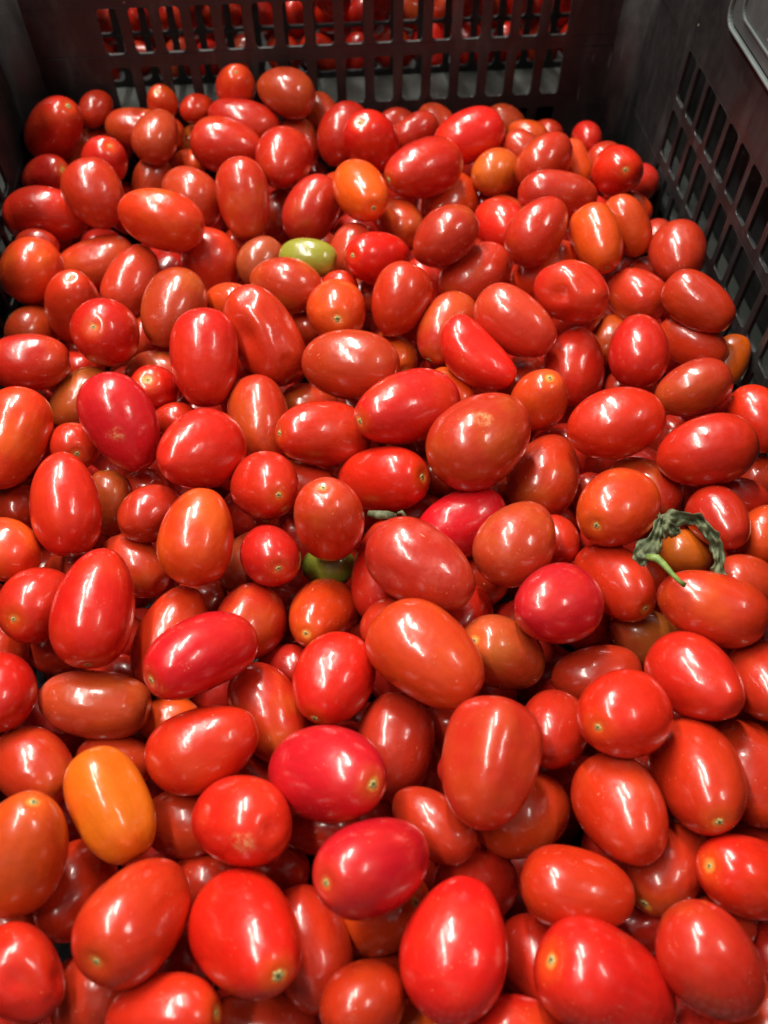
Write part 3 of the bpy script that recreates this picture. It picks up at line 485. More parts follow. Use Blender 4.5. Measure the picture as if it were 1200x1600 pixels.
("O1",(-118.4, 166.4, 162.0),(0.7318, 0.3701, 0.1064, -0.5623),14.12,16.88,'R','*',0,'bright red tomato just left of the tall left tomato'),
("O2",(-92.0, 157.8, 174.5),(0.6579, 0.7333, 0.0997, -0.1395),14.29,22.86,'R','<*',0,'tall glossy red tomato standing upright with stem star at its bottom end, left side'),
("O3",(-69.8, 155.9, 149.4),(-0.0052, 0.2187, 0.6016, 0.7683),13.23,22.06,'r','',0,'red tomato just up and left of the smooth crimson tomato'),
("O4",(-52.6, 133.3, 176.8),(0.6282, 0.5253, -0.1026, -0.5647),13.58,21.73,'P','*',0,'smooth crimson tomato tilted up right with stem star at its left end'),
("O5",(-94.6, 128.5, 156.0),(0.4098, 0.6523, 0.3878, 0.5061),12.42,19.94,'b','F',0,'scratched orange-brown tomato lying crosswise under the tall left one'),
("O6",(-126.2, 131.9, 166.9),(-0.1888, 0.0359, 0.8601, 0.4726),12.76,17.58,'R','',0,'bright red tomato just left of the scratched orange-brown tomato'),
("O7",(-139.6, 160.7, 143.1),(0.5105, 0.7468, 0.3139, 0.2883),9.69,12.85,'d','',0,'half-hidden dark red tomato just left of the tall left tomato'),
("O8",(-117.7, 164.1, 133.1),(0.3912, 0.4646, 0.2374, 0.7581),11.92,15.59,'d','',0,'half-hidden dark red tomato just down and left of the tall left tomato'),
("O9",(-71.3, 126.0, 138.5),(0.45, 0.6117, 0.3593, 0.5424),9.1,12.08,'o','',0,'half-hidden orange-red tomato just up and left of the long coral tomato'),
("O10",(-113.3, 106.9, 155.7),(0.7026, 0.5971, 0.2549, 0.2913),12.23,17.28,'b','',0,'brick-red tomato just above the big left-edge tomato'),
("O11",(-89.0, 111.2, 143.8),(0.4631, 0.6564, 0.3796, 0.459),9.1,14.42,'r','',0,'half-hidden red tomato just above the ribbed orange tomato'),
("O14",(-95.3, 148.8, 130.3),(0.6201, 0.4787, 0.1747, 0.5965),11.37,15.79,'d','',0,'half-hidden dark red tomato just up and right of the scratched orange-brown tomato'),
("O15",(-86.6, 123.6, 122.7),(0.6457, 0.4909, 0.2123, 0.545),10.39,13.2,'d','',0,'half-hidden dark red tomato just left of the long coral tomato'),
("Q1",(-40.7, 160.4, 149.8),(-0.0158, 0.3186, 0.7826, 0.5346),13.6,18.76,'b','',0,'brick-red tomato just up and right of the smooth crimson tomato'),
("Q2",(-11.1, 162.1, 146.0),(0.8036, 0.4162, 0.0165, -0.4251),12.78,20.45,'o','>*',0,'orange-red tomato just above the scabbed ruby tomato'),
("Q3",(-7.8, 128.3, 161.9),(0.7051, 0.6609, -0.0736, -0.2464),14.38,18.16,'R','*',0,'ruby egg tomato with tan scabs on top and stem star at its bottom, centre'),
("Q4",(-33.4, 121.2, 151.2),(0.6166, 0.7581, 0.1419, 0.158),12.62,19.93,'b','',0,'brick-red tomato just up and right of the long coral tomato'),
("Q5",(-27.0, 144.3, 138.0),(0.5872, 0.4634, 0.1606, 0.6439),9.88,13.69,'d','',0,'half-hidden dark red tomato just left of the scabbed ruby tomato'),
("Q6",(-29.4, 178.9, 123.9),(0.5541, 0.4945, 0.156, 0.6513),11.78,15.46,'d','',0,'half-hidden dark red tomato just down and left of the dark green tomato'),
("Q7",(-62.8, 180.6, 131.9),(0.6362, 0.423, 0.0642, 0.6421),11.57,16.02,'d','',0,'half-hidden dark red tomato just below the upright orange-red egg'),
("Q8",(-11.4, 89.6, 173.8),(0.6991, 0.3885, 0.1222, 0.5877),15.11,24.18,'P','*',0,'broad crimson tomato lying crosswise with a yellow stem star near its right end'),
("Q9",(-52.9, 105.5, 166.8),(0.3353, 0.4905, 0.4279, 0.6811),13.7,20.22,'r','>',0,'long coral red tomato tilted up right, right beside the ribbed orange tomato'),
("Q10",(13.0, 106.3, 148.5),(0.0611, 0.0709, 0.6683, 0.7379),14.14,19.85,'b','',0,'brick-red tomato just right of the broad crimson tomato'),
("Q11",(14.4, 150.9, 157.3),(0.1873, 0.5017, 0.5807, 0.6133),9.45,12.51,'r','',0,'red tomato just up and left of the big orange-brown tomato'),
("R1",(25.1, 127.5, 174.8),(0.5919, 0.6997, 0.1402, 0.3747),15.63,22.74,'o','>',0,'biggest orange-brown oval tomato at the centre, leaning left with dusty skin'),
("R2",(56.4, 136.1, 152.4),(-0.3806, -0.2974, 0.1097, 0.8687),13.6,21.75,'w','*',0,'brown-red tomato with amber top, right of the big orange-brown one'),
("R3",(41.2, 87.2, 179.6),(0.1435, 0.113, 0.6643, 0.7249),15.18,20.8,'b','G<',0,'tall brick-red tomato with a lengthwise ridge and pale worn lower end'),
("R4",(69.3, 103.6, 158.3),(0.127, 0.2565, 0.8617, 0.419),12.45,17.63,'d','',0,'dark red tomato just right of the ridged brick tomato'),
("R5",(91.6, 127.7, 148.4),(0.3971, 0.5562, 0.3931, 0.6151),11.66,17.48,'d','',0,'dark red tomato just up and left of the round dimpled tomato'),
("R7",(44.8, 157.5, 145.1),(0.1137, 0.2923, 0.7439, 0.5901),11.38,16.34,'d','',0,'half-hidden dark red tomato just up and right of the big orange-brown one'),
("R9",(38.5, 119.3, 131.5),(0.2083, 0.6886, 0.5503, 0.4238),11.62,15.26,'d','',0,'half-hidden dark red tomato just up and left of the ridged brick tomato'),
("S4",(117.1, 146.0, 138.8),(0.3386, 0.7608, 0.2988, 0.4661),11.61,14.87,'w','',0,'brownish red tomato just left of the long waisted tomato'),
("S5",(95.4, 158.0, 134.5),(0.1546, 0.668, 0.5681, 0.4551),11.17,14.39,'d','',0,'half-hidden dark red tomato just right of the blocky ruby tomato'),
("S6",(119.5, 114.3, 169.1),(0.7463, 0.5177, -0.0516, 0.4152),14.22,19.99,'R','>',0,'large crimson tomato leaning left beside the round dimpled one'),
("S7",(87.8, 99.9, 179.1),(0.7067, 0.4357, -0.1774, -0.5284),14.75,18.4,'R','*',0,'large round red tomato with pale yellow stem star and a shallow dimple, right of centre'),
("S8",(148.3, 113.9, 161.2),(0.8601, 0.4379, -0.1982, 0.171),12.61,18.07,'b','',0,'brick-red tomato just right of the crimson leaning tomato'),
("T1",(-82.6, 88.1, 166.6),(0.6282, 0.7357, 0.2233, 0.1189),12.34,19.67,'O','G',0,'ribbed bright orange oblong tomato leaning left, the only orange one near the bottom'),
("T3",(-107.7, 74.1, 173.9),(0.019, 0.2161, 0.2729, 0.9373),14.84,20.89,'o','>*',0,'big orange-red tomato cut off by the left edge, pale stem dot on top'),
("T5",(-62.4, 85.3, 145.8),(0.5791, 0.5185, 0.301, 0.5524),11.47,15.32,'d','',0,'half-hidden dark red tomato just left of the blunt scarred tomato'),
("T5b",(-56.1, 66.9, 137.9),(0.599, 0.5105, 0.316, 0.5299),10.39,13.47,'d','',0,'half-hidden dark red tomato just down and left of the blunt scarred tomato'),
("T6",(-98.7, 67.9, 144.1),(-0.0733, 0.2428, 0.8402, 0.4794),13.16,18.51,'d','',0,'dark red tomato just down and right of the big left-edge tomato'),
("T7",(-69.2, 52.1, 174.7),(0.8198, 0.4105, -0.0181, -0.3989),13.99,20.77,'r','<*',0,'large red tomato tilted up right with pale stem dot at its lower left, bottom left'),
("U1",(-40.0, 77.6, 170.8),(0.7259, 0.3528, 0.1319, 0.5755),14.07,19.9,'R','S',(-5.3, 6.4, 16.1),'blunt round red tomato with a pale scar at its lower end, near the bottom'),
("U2",(1.4, 59.3, 181.3),(0.6985, 0.3783, -0.1681, -0.5837),13.26,21.22,'P','*',0,'plump crimson tomato with frosted shoulders and yellow stem dot at left, lower middle'),
("U3",(1.0, 54.4, 142.9),(0.655, 0.2696, 0.1508, 0.6896),14.81,23.69,'o','*',0,'orange-red tomato lying directly under the frosted crimson one'),
("U4",(-15.3, 78.7, 150.6),(0.5081, 0.5446, 0.3593, 0.5623),9.36,13.16,'d','',0,'dark red tomato just below the broad crimson tomato'),
("U5",(-31.1, 69.0, 140.8),(0.5833, 0.4946, 0.3092, 0.5652),9.12,11.7,'d','',0,'half-hidden dark red tomato just down and right of the blunt scarred tomato'),
("U6",(-36.6, 44.6, 173.8),(0.8666, 0.3878, 0.1331, 0.2844),14.74,23.59,'R','>*',0,'huge dull red egg tomato with crooked highlight and stem star at its lower right'),
("U7",(-20.2, 42.5, 152.1),(0.7237, 0.6764, 0.1029, 0.0904),12.6,18.99,'r','',0,'red tomato just right of the huge dull red tomato'),
("U8",(22.4, 74.9, 160.4),(0.6408, 0.6534, 0.1837, 0.3589),10.04,15.99,'d','',0,'dark red tomato just up and right of the frosted crimson tomato'),
("U9",(-44.6, 99.6, 137.4),(0.5463, 0.5317, 0.3022, 0.5723),11.52,15.01,'d','',0,'half-hidden dark red tomato just down and right of the long coral tomato'),
("V2",(54.3, 78.4, 150.4),(0.2734, 0.5141, 0.6297, 0.5143),14.06,18.21,'b','',0,'brownish tomato lying beneath the ridged brick one, cut off by it'),
("V3",(35.4, 57.6, 140.3),(0.1669, 0.4572, 0.781, 0.3914),13.3,17.63,'d','',0,'dark red tomato just up and right of the largest bottom tomato'),
("V4",(24.2, 36.4, 172.9),(0.1321, 0.1201, 0.7328, 0.6566),15.12,20.66,'R','>',0,'largest red tomato at the bottom edge, upright egg shape with a long vertical highlight'),
("V5",(50.9, 32.6, 147.4),(0.7403, 0.6203, 0.0757, 0.2477),11.63,15.98,'d','',0,'dark red tomato just right of the largest bottom tomato'),
("V6",(39.5, 14.3, 160.7),(0.4573, 0.5362, 0.5169, 0.4861),9.89,13.81,'r','>',0,'red tomato just down and right of the largest bottom tomato'),
("V8",(12.7, 17.6, 146.0),(0.4446, 0.5755, 0.5169, 0.4516),9.1,12.96,'o','',0,'half-hidden orange-red tomato just below the largest bottom tomato'),
("W1",(83.1, 72.5, 165.6),(0.8272, 0.5082, -0.0632, 0.2313),14.4,20.09,'r','F>',0,'dusky red tomato leaning left with a broad pitted highlight, lower right'),
("W2",(111.9, 81.7, 163.0),(0.8739, 0.4292, -0.1432, 0.1778),15.14,24.23,'r','*',0,'large red tomato leaning left with a small green stem scar at its bottom end'),
("W10",(138.2, 85.7, 147.8),(0.6952, 0.6841, -0.1377, 0.1724),14.64,19.66,'r','',0,'red tomato just right of the rimmed lower right tomato'),
("W3",(99.3, 57.2, 150.7),(0.7462, 0.5337, -0.2689, -0.2934),11.75,18.8,'b','*',0,'brick-red tomato just down and right of the pitted-highlight tomato'),
("W4",(121.5, 50.2, 160.7),(-0.4506, -0.3907, 0.3253, 0.7338),12.27,19.63,'R','*',0,'bright red tomato just up and right of the dark brick corner tomato'),
("W5",(66.8, 22.8, 168.5),(-0.4156, -0.3071, 0.3575, 0.7779),14.57,23.32,'R','<*',0,'big bright red tomato with a yellow-ringed stem dot on its left, bottom right'),
("W6",(97.7, 25.9, 172.5),(0.3736, 0.8663, 0.1921, 0.2701),13.5,19.34,'b','>',0,'dark brick-red tomato leaning left near the bottom right corner'),
("W7",(111.8, 39.2, 147.5),(0.3789, 0.6536, 0.4983, 0.4255),9.1,12.65,'d','',0,'dark red tomato just above the dark brick corner tomato'),
("W7b",(63.6, 49.7, 168.4),(0.4931, 0.6255, 0.3738, 0.4754),12.03,17.53,'r','',0,'smooth red tomato lying crosswise above the yellow-dot bottom one'),
("W8",(89.5, 41.3, 137.0),(0.3308, 0.5685, 0.6132, 0.4375),9.7,13.88,'d','',0,'half-hidden dark red tomato just up and right of the yellow-dot bottom tomato'),
("W9",(129.9, 29.8, 139.9),(0.3897, 0.2481, 0.6156, 0.6385),9.1,12.58,'d','',0,'half-hidden dark red tomato just right of the dark brick corner tomato'),
("W11",(118.8, 10.9, 146.3),(0.4061, 0.2645, 0.6204, 0.6166),9.1,12.81,'d','',0,'half-hidden dark red tomato just down and right of the dark brick corner tomato'),
("X1",(-102.7, 40.6, 170.6),(0.6388, 0.6577, 0.3361, 0.2153),11.52,15.71,'r','D>',0,'round red tomato with a shallow dent near the bottom left corner'),
("X2",(-86.0, 35.6, 149.8),(0.2134, 0.2346, 0.3048, 0.8981),13.74,17.18,'d','',0,'dark red tomato just up and left of the bright bottom tomato'),
("X3",(-61.9, 41.0, 144.3),(0.2932, 0.195, 0.2064, 0.9129),12.22,16.96,'d','',0,'dark red tomato just down and right of the large tilted tomato'),
("X4",(-60.9, 25.5, 169.4),(0.5568, 0.436, 0.3838, 0.5938),10.89,17.42,'R','*',0,'bright scarlet tomato cut off by the bottom edge, left of middle'),
("X5",(-120.9, 59.3, 139.7),(0.6245, 0.573, 0.3581, 0.3916),9.1,11.83,'d','',0,'half-hidden dark red tomato just above the dented corner tomato'),
("Y1",(-3.9, 25.4, 167.8),(0.1426, 0.5016, 0.7944, 0.3114),11.51,15.46,'r','',0,'red tomato just down and left of the largest bottom tomato'),
("Y2",(-37.4, 23.2, 142.3),(0.5246, 0.5289, 0.4436, 0.4983),10.21,19.2,'r','',0,'red tomato just below the huge dull red tomato'),
("Y3",(6.3, 33.3, 133.3),(0.2949, 0.6658, 0.5938, 0.3423),9.62,13.8,'d','',0,'half-hidden dark red tomato just below the orange-red underneath tomato'),
("Z1",(-2.9, 50.6, 112.3),(0.6362, 0.3932, 0.2621, 0.6098),10.02,13.42,'d','',0,'half-hidden dark red tomato just down and left of the orange-red underneath tomato'),
("Z2",(70.5, 98.8, 134.5),(0.1977, 0.6537, 0.6099, 0.4021),9.63,13.55,'d','',0,'half-hidden dark red tomato just up and right of the brown shadowed tomato'),
("Z3",(102.3, 92.3, 136.2),(0.2813, 0.5656, 0.6013, 0.4893),10.73,13.46,'d','',0,'half-hidden dark red tomato just up and right of the pitted-highlight tomato'),
("Z4",(158.5, 107.5, 139.8),(0.3068, 0.2167, 0.6664, 0.6441),9.26,12.36,'d','',0,'half-hidden dark red tomato just up and right of the rimmed lower right tomato'),
]

centres, radii, axes_, halfl = [], [], [], []
for i, (tid, p, q, b, a, col, fl, spot, label) in enumerate(TOMATOES):
    a *= .001; b *= .001
    r = np.random.RandomState(100 + i)
    pts, faces = tomato_mesh(a, b, 500 + i, fl)
    o = link('tomato', build_mesh('tomato', pts, faces, SKIN))
    o.location = Vector(p) * .001; o.rotation_mode = 'QUATERNION'; o.rotation_quaternion = q
    tag(o, label, 'tomato', GROUP)
    set_look(o, col, r, fl, '*' in fl, a, tuple(x * .001 for x in spot) if spot else (0, 0, 1))
    if '*' in fl:
        s = link('stem_scar', SCAR_ME, None, o)
        s.location = (pts[-2][0], pts[-2][1], pts[-2][2] - .00005); k = r.uniform(.65, 1.05) * b / .014
        s.scale = (k, k, k); s.rotation_euler = (0, 0, r.uniform(0, 6))
    centres.append(o.location[:]); axes_.append((Quaternion(q) @ Vector((0, 0, 1)))[:]); radii.append(b); halfl.append(a)

# tomatoes packed beneath the ones that show: far past 300 of a kind, joined into one
KS = np.array([-.7, -.35, 0, .35, .7]); KR = np.sqrt(1 - np.abs(KS) ** 2.2)
def spheres(c, ax, a, b):
    c = np.asarray(c); ax = np.asarray(ax)
    return c[None] + ax[None] * (KS * a)[:, None], b * KR
def pack(existing, box, count, seed, size=(.0120, .0145), zfun=None, slack=.0010):
    r = np.random.RandomState(seed)
    SP = np.zeros((60000, 3)); SR = np.zeros(60000); n = 0
    for c, ax, a, b in existing:
        s, q = spheres(c, ax, a, b); SP[n:n + 5] = s; SR[n:n + 5] = q; n += 5
    out = []
    for k in range(count):
        c = np.array([r.uniform(*box[0]), r.uniform(*box[1]), r.uniform(*box[2])])
        if zfun and not zfun(c): continue
        b = r.uniform(*size) * (1 - .28 * k / count); a = b * r.uniform(1.2, 1.5)
        ax = r.normal(size=3) * np.array([1, 1, .6]); ax /= np.linalg.norm(ax)
        s, q = spheres(c, ax, a, b)
        near = np.abs(SP[:n] - c).max(1) < .05
        if near.any():
            P2, R2 = SP[:n][near], SR[:n][near]
            d = np.linalg.norm(P2[None] - s[:, None], axis=2) - R2[None] - q[:, None]
            if d.min() < -slack: continue
        SP[n:n + 5] = s; SR[n:n + 5] = q; n += 5
        out.append((c, ax, a, b))
    return out
def orient(ax):
    return Vector(ax).to_track_quat('Z', 'Y')
ex0 = list(zip(centres, axes_, halfl, radii))
TC = np.array(centres)
def covered(c):
    d = np.hypot(TC[:, 0] - c[0], TC[:, 1] - c[1]); m = d < .024
    if not m.any(): return c[2] < .095
    return TC[m][:, 2].max() > c[2] + (.004 if c[1] > .36 else .012)
fill = pack(ex0, ((-.168, .190), (-.02, .512), (.050, .158)), 42000, 5, zfun=covered)
def joined(name, items, label, seed):
    V, F, cols = [], [], []
    n = 0; rr = np.random.RandomState(seed)
    for i, (c, ax, a, b) in enumerate(items):
        pts, faces = tomato_mesh(a, b, seed + i, '', 24, 16)
        M = np.array(orient(ax).to_matrix())
        pts = pts @ M.T + np.asarray(c)
        V.append(pts); F += [tuple(x + n for x in f) for f in faces]; n += len(pts)
    o = link(name, build_mesh(name, np.vstack(V), F, SKIN))
    o.color = (.50, .018, .010, 1)
    for kx in ('halo', 'speck', 'frost', 'scab', 'fleck'): o[kx] = 0.0
    o['mot'] = .5; o['alt'] = [.5, .05, .01]; o['tip'] = .02; o['spot'] = [0., 0., 9.]
    tag(o, label, 'tomatoes', None, 'stuff'); return o
joined('tomato_heap', fill, 'dark red tomatoes packed beneath the visible top layer, glimpsed only in the gaps', 4000)

# ------------------------------------------------------------------ crates
T = .0022                                    # wall thickness
def rounded(x0, x1, z0, z1, r, n=4):
    r = min(r, (x1 - x0) * .49, (z1 - z0) * .49); out = []
    for cx, cz, a0 in ((x1 - r, z1 - r, 0), (x0 + r, z1 - r, PI / 2), (x0 + r, z0 + r, PI), (x1 - r, z0 + r, 1.5 * PI)):
        for i in range(n + 1):
            t = a0 + i * PI / 2 / n; out.append((cx + r * math.cos(t), cz + r * math.sin(t)))
    return out
def wall_bm(length0, length1, zlo, zhi, rows, r=.0028, thick=T, cell=None):
    """rows: list of (z0, z1, [(s0, s1), ...]) of slots cut through; the sheet lies in u-z, thickness along +v"""
    bm = bmesh.new()
    def quad(u0, u1, z0, z1):
        if u1 - u0 < 1e-5 or z1 - z0 < 1e-5: return
        bm.faces.new([bm.verts.new((u, 0, z)) for u, z in ((u0, z0), (u1, z0), (u1, z1), (u0, z1))])
    rows = sorted(rows, key=lambda x: x[0]); zc = zlo
    for z0, z1, slots in rows:
        m = .0008; a0, a1 = z0 - m, z1 + m
        quad(length0, length1, zc, a0); zc = a1
        uc = length0
        for s0, s1 in sorted(slots):
            quad(uc, s0 - m, a0, a1); uc = s1 + m
            hole = rounded(s0, s1, z0, z1, r)
            corners = [(s1 + m, a1), (s0 - m, a1), (s0 - m, a0), (s1 + m, a0)]
            hv = [bm.verts.new((u, 0, z)) for u, z in hole]
            cv = [bm.verts.new((u, 0, z)) for u, z in corners]
            n = 5
            for c in range(4):
                for i in range(n - 1): bm.faces.new((cv[c], hv[c * n + i + 1], hv[c * n + i]))
                nx = (c + 1) % 4
                bm.faces.new((cv[c], cv[nx], hv[nx * n], hv[c * n + n - 1]))
        quad(uc, length1, a0, a1)
    quad(length0, length1, zc, zhi)
    bmesh.ops.remove_doubles(bm, verts=bm.verts, dist=1e-6)
    # make the sheet one consistent skin, then give it depth
    bmesh.ops.recalc_face_normals(bm, faces=bm.faces)
    for f in bm.faces:
        if f.normal.y > 0: f.normal_flip()
    bnd = [e for e in bm.edges if len(e.link_faces) == 1]
    ret = bmesh.ops.duplicate(bm, geom=bm.verts[:] + bm.edges[:] + bm.faces[:])
    vm = ret['vert_map']
    newf = [g for g in ret['geom'] if isinstance(g, bmesh.types.BMFace)]
    newv = [g for g in ret['geom'] if isinstance(g, bmesh.types.BMVert)]
    for v in newv: v.co.y += thick
    for f in newf: f.normal_flip()
    for e in bnd:
        v0, v1 = e.verts
        try: bm.faces.new((v0, v1, vm[v1], vm[v0]))
        except Exception: pass
    bmesh.ops.recalc_face_normals(bm, faces=bm.faces)
    return bm
def box_bm(bm, x0, x1, y0, y1, z0, z1, bev=0):
    vs = [bm.verts.new((x, y, z)) for x in (x0, x1) for y in (y0, y1) for z in (z0, z1)]
    for f in ((0, 1, 3, 2), (4, 6, 7, 5), (0, 4, 5, 1), (2, 3, 7, 6), (0, 2, 6, 4), (1, 5, 7, 3)):
        bm.faces.new([vs[i] for i in f])
    return bm
def bevel(o, wd=.0008, seg=2):
    m = o.modifiers.new('bevel', 'BEVEL'); m.width = wd; m.segments = seg; m.limit_method = 'ANGLE'; m.angle_limit = math.radians(50)
RC = .016                                    # corner radius
def crate(name_label, X0, X1, Y0, Y1, ZT, back, front, left, right, mat, zb=0., drop=0.):
    """inner faces X0..X1, Y0..Y1; each of back/front/left/right is a list of slot rows in that wall's own coordinate"""
    root = empty('plastic_crate', ((X0 + X1) / 2, (Y0 + Y1) / 2, zb))
    off = Vector(root.location)
    tag(root, name_label, 'crate', 'black plastic harvest crates')
    def put(bm, name, M, mt=mat):
        bm.transform(M); bm.transform(Matrix.Translation(-off))
        o = from_bm(name, bm, mt, root); bevel(o, .0006); return o
    def wall(u0, u1, rows, M): return put(wall_bm(u0, u1, zb, ZT, rows), 'side_wall', M)
    ZB = ZT - drop
    put(wall_bm(X0 + RC, X1 - RC, zb, ZB, back), 'side_wall', Matrix.Translation((0, Y1, 0)))
    wall(X0 + RC, X1 - RC, front, Matrix(((1, 0, 0, 0), (0, -1, 0, Y0), (0, 0, 1, 0), (0, 0, 0, 1))))
    wall(Y0 + RC, Y1 - RC, right, Matrix(((0, 1, 0, X1), (1, 0, 0, 0), (0, 0, 1, 0), (0, 0, 0, 1))))
    wall(Y0 + RC, Y1 - RC, left, Matrix(((0, -1, 0, X0), (1, 0, 0, 0), (0, 0, 1, 0), (0, 0, 0, 1))))
    for cx, cy, a0 in ((X1 - RC, Y1 - RC, 0), (X0 + RC, Y1 - RC, PI / 2), (X0 + RC, Y0 + RC, PI), (X1 - RC, Y0 + RC, 1.5 * PI)):
        bm = bmesh.new(); n = 8; prev = None
        for i in range(n + 1):
            t = a0 + i * PI / 2 / n
            ring = [bm.verts.new((cx + q * math.cos(t), cy + q * math.sin(t), z)) for q, z in ((RC, zb), (RC + T, zb), (RC + T, ZT), (RC, ZT))]
            if prev:
                for k in range(4): bm.faces.new((prev[k], prev[(k + 1) % 4], ring[(k + 1) % 4], ring[k]))
            prev = ring
        bmesh.ops.recalc_face_normals(bm, faces=bm.faces)
        bm.transform(Matrix.Translation(-off)); from_bm('corner', bm, mat, root, True)
    # rim flange, butted end to end round the top
    W_ = .014
    for x0, x1, y0, y1 in ((X0 - W_, X1 + W_, Y1 + T + .0005, Y1 + W_), (X0 - W_, X1 + W_, Y0 - W_, Y0 - T - .0005), (X1 + T + .0005, X1 + W_, Y0 - T, Y1 + T), (X0 - W_, X0 - T - .0005, Y0 - T, Y1 + T)):
        bm = bmesh.new(); zr = ZB if y0 > Y1 else ZT; box_bm(bm, x0, x1, y0, y1, zr - .010, zr - .0015); bm.transform(Matrix.Translation(-off)); o = from_bm('rim', bm, mat, root); bevel(o, .001)
    bm = bmesh.new(); box_bm(bm, X0 + .001, X1 - .001, Y0 + .001, Y1 - .001, zb, zb + .003); bm.transform(Matrix.Translation(-off)); from_bm('base', bm, mat, root)
    return root, off
X0, X1, Y0, Y1, ZT = -.1802, .2048, -.045, .53, .295
PITCHX = .01788; SW = .0118; SX0 = -.1224
bk = [(SX0 + i * PITCHX, SX0 + i * PITCHX + SW) for i in range(16)]
ROWS = ((.1863, .2122), (.1495, .1781), (.1120, .1404), (.075, .103))
back_rows = [(a, b, bk) for a, b in ROWS]
# side walls: slots counted from the far end
sy = [(.4554 - i * .01754 - .0130, .4554 - i * .01754) for i in range(24)]
SROWS = ((.1858, .2128), (.1520, .1795), (.118, .1455), (.085, .112))
side_rows = [(a, b, sy) for a, b in SROWS]
root, off = crate('black plastic crate holding the heap of tomatoes, its slotted walls dusty and scuffed', X0, X1, Y0, Y1, ZT, back_rows, back_rows, side_rows, side_rows, BLACK, drop=.053)
# hand-hold panel on the right wall: a raised lip round a lighter recessed plate
def ring_prism(outer, inner, x_in, x_out):
    bm = bmesh.new(); n = len(outer); L = []
    for x, loop in ((x_in, outer), (x_in, inner), (x_out, inner), (x_out, outer)):
        L.append([bm.verts.new((x, u, z)) for u, z in loop])
    for k in range(4):
        A, B_ = L[k], L[(k + 1) % 4]
        for i in range(n): bm.faces.new((A[i], A[(i + 1) % n], B_[(i + 1) % n], B_[i]))
    bmesh.ops.recalc_face_normals(bm, faces=bm.faces); return bm
hy0, hy1, hz0, hz1 = .150, .4190, .2440, .2900
lip = ring_prism(rounded(hy0, hy1, hz0, hz1, .008, 6), rounded(hy0 + .0016, hy1 - .0016, hz0 + .0016, hz1 - .0016, .007, 6), X1 - .0030, X1 - .0002)
lip.transform(Matrix.Translation(-off)); o = from_bm('handle_lip', lip, RIM, root); bevel(o, .0008, 3)
bm = bmesh.new(); pl = rounded(hy0 + .0030, hy1 - .0030, hz0 + .0030, hz1 - .0030, .006, 6)
va = [bm.verts.new((X1 - .0006, u, z)) for u, z in pl]; vb = [bm.verts.new((X1 - .0016, u, z)) for u, z in pl]
bm.faces.new(va); bm.faces.new(vb[::-1])
for i in range(len(pl)): bm.faces.new((va[i], va[(i + 1) % len(pl)], vb[(i + 1) % len(pl)], vb[i]))
bmesh.ops.recalc_face_normals(bm, faces=bm.faces); bm.transform(Matrix.Translation(-off)); from_bm('handle_plate', bm, PLATE, root)
lip2 = ring_prism(rounded(hy0 + .014, hy1 - .0135, hz0 + .0095, hz1 - .008, .006, 6), rounded(hy0 + .0148, hy1 - .0143, hz0 + .0103, hz1 - .0088, .0055, 6), X1 - .0026, X1 - .0016)
lip2.transform(Matrix.Translation(-off)); from_bm('handle_groove', lip2, RIM, root)

# the crate standing behind, its own tomatoes showing through both walls
NY = .582
nb = [(-.175 + i * .01788, -.175 + i * .01788 + .0134) for i in range(21)]
nrows = [(.1440, .1726, nb), (.1750, .2050, nb)]
r2, off2 = crate('second black slotted crate directly behind, full of tomatoes seen through both walls', -.190, .215, NY, NY + .40, .219, [], nrows, [], [], BLACK)
bm = bmesh.new(); box_bm(bm, -.190, .215, NY - .040, NY - T - .0004, .1335, .1405); bm.transform(Matrix.Translation(-off2)); o = from_bm('ledge', bm, GREY, r2); bevel(o, .0015)
# crates either side, only their facing walls and ledges show through the slots
r3, off3 = crate('black crate standing beside the right wall, grey ledge seen through the lower slots', X1 + .0345, X1 + .44, -.06, .66, .290, [], [], [], [], BLACK)
bm = bmesh.new(); box_bm(bm, .2138, .2370, -.05, .65, .1130, .1200); bm.transform(Matrix.Translation(-off3)); o = from_bm('ledge', bm, GREY, r3); bevel(o, .0015)
r4, off4 = crate('black crate standing beside the left wall, grey ledge glimpsed through its slots', X0 - .44, X0 - .0345, -.06, .66, .290, [], [], [], [], BLACK)
bm = bmesh.new(); box_bm(bm, -.2124, -.1892, -.05, .65, .1130, .1200); bm.transform(Matrix.Translation(-off4)); o = from_bm('ledge', bm, GREY, r4); bevel(o, .0015)

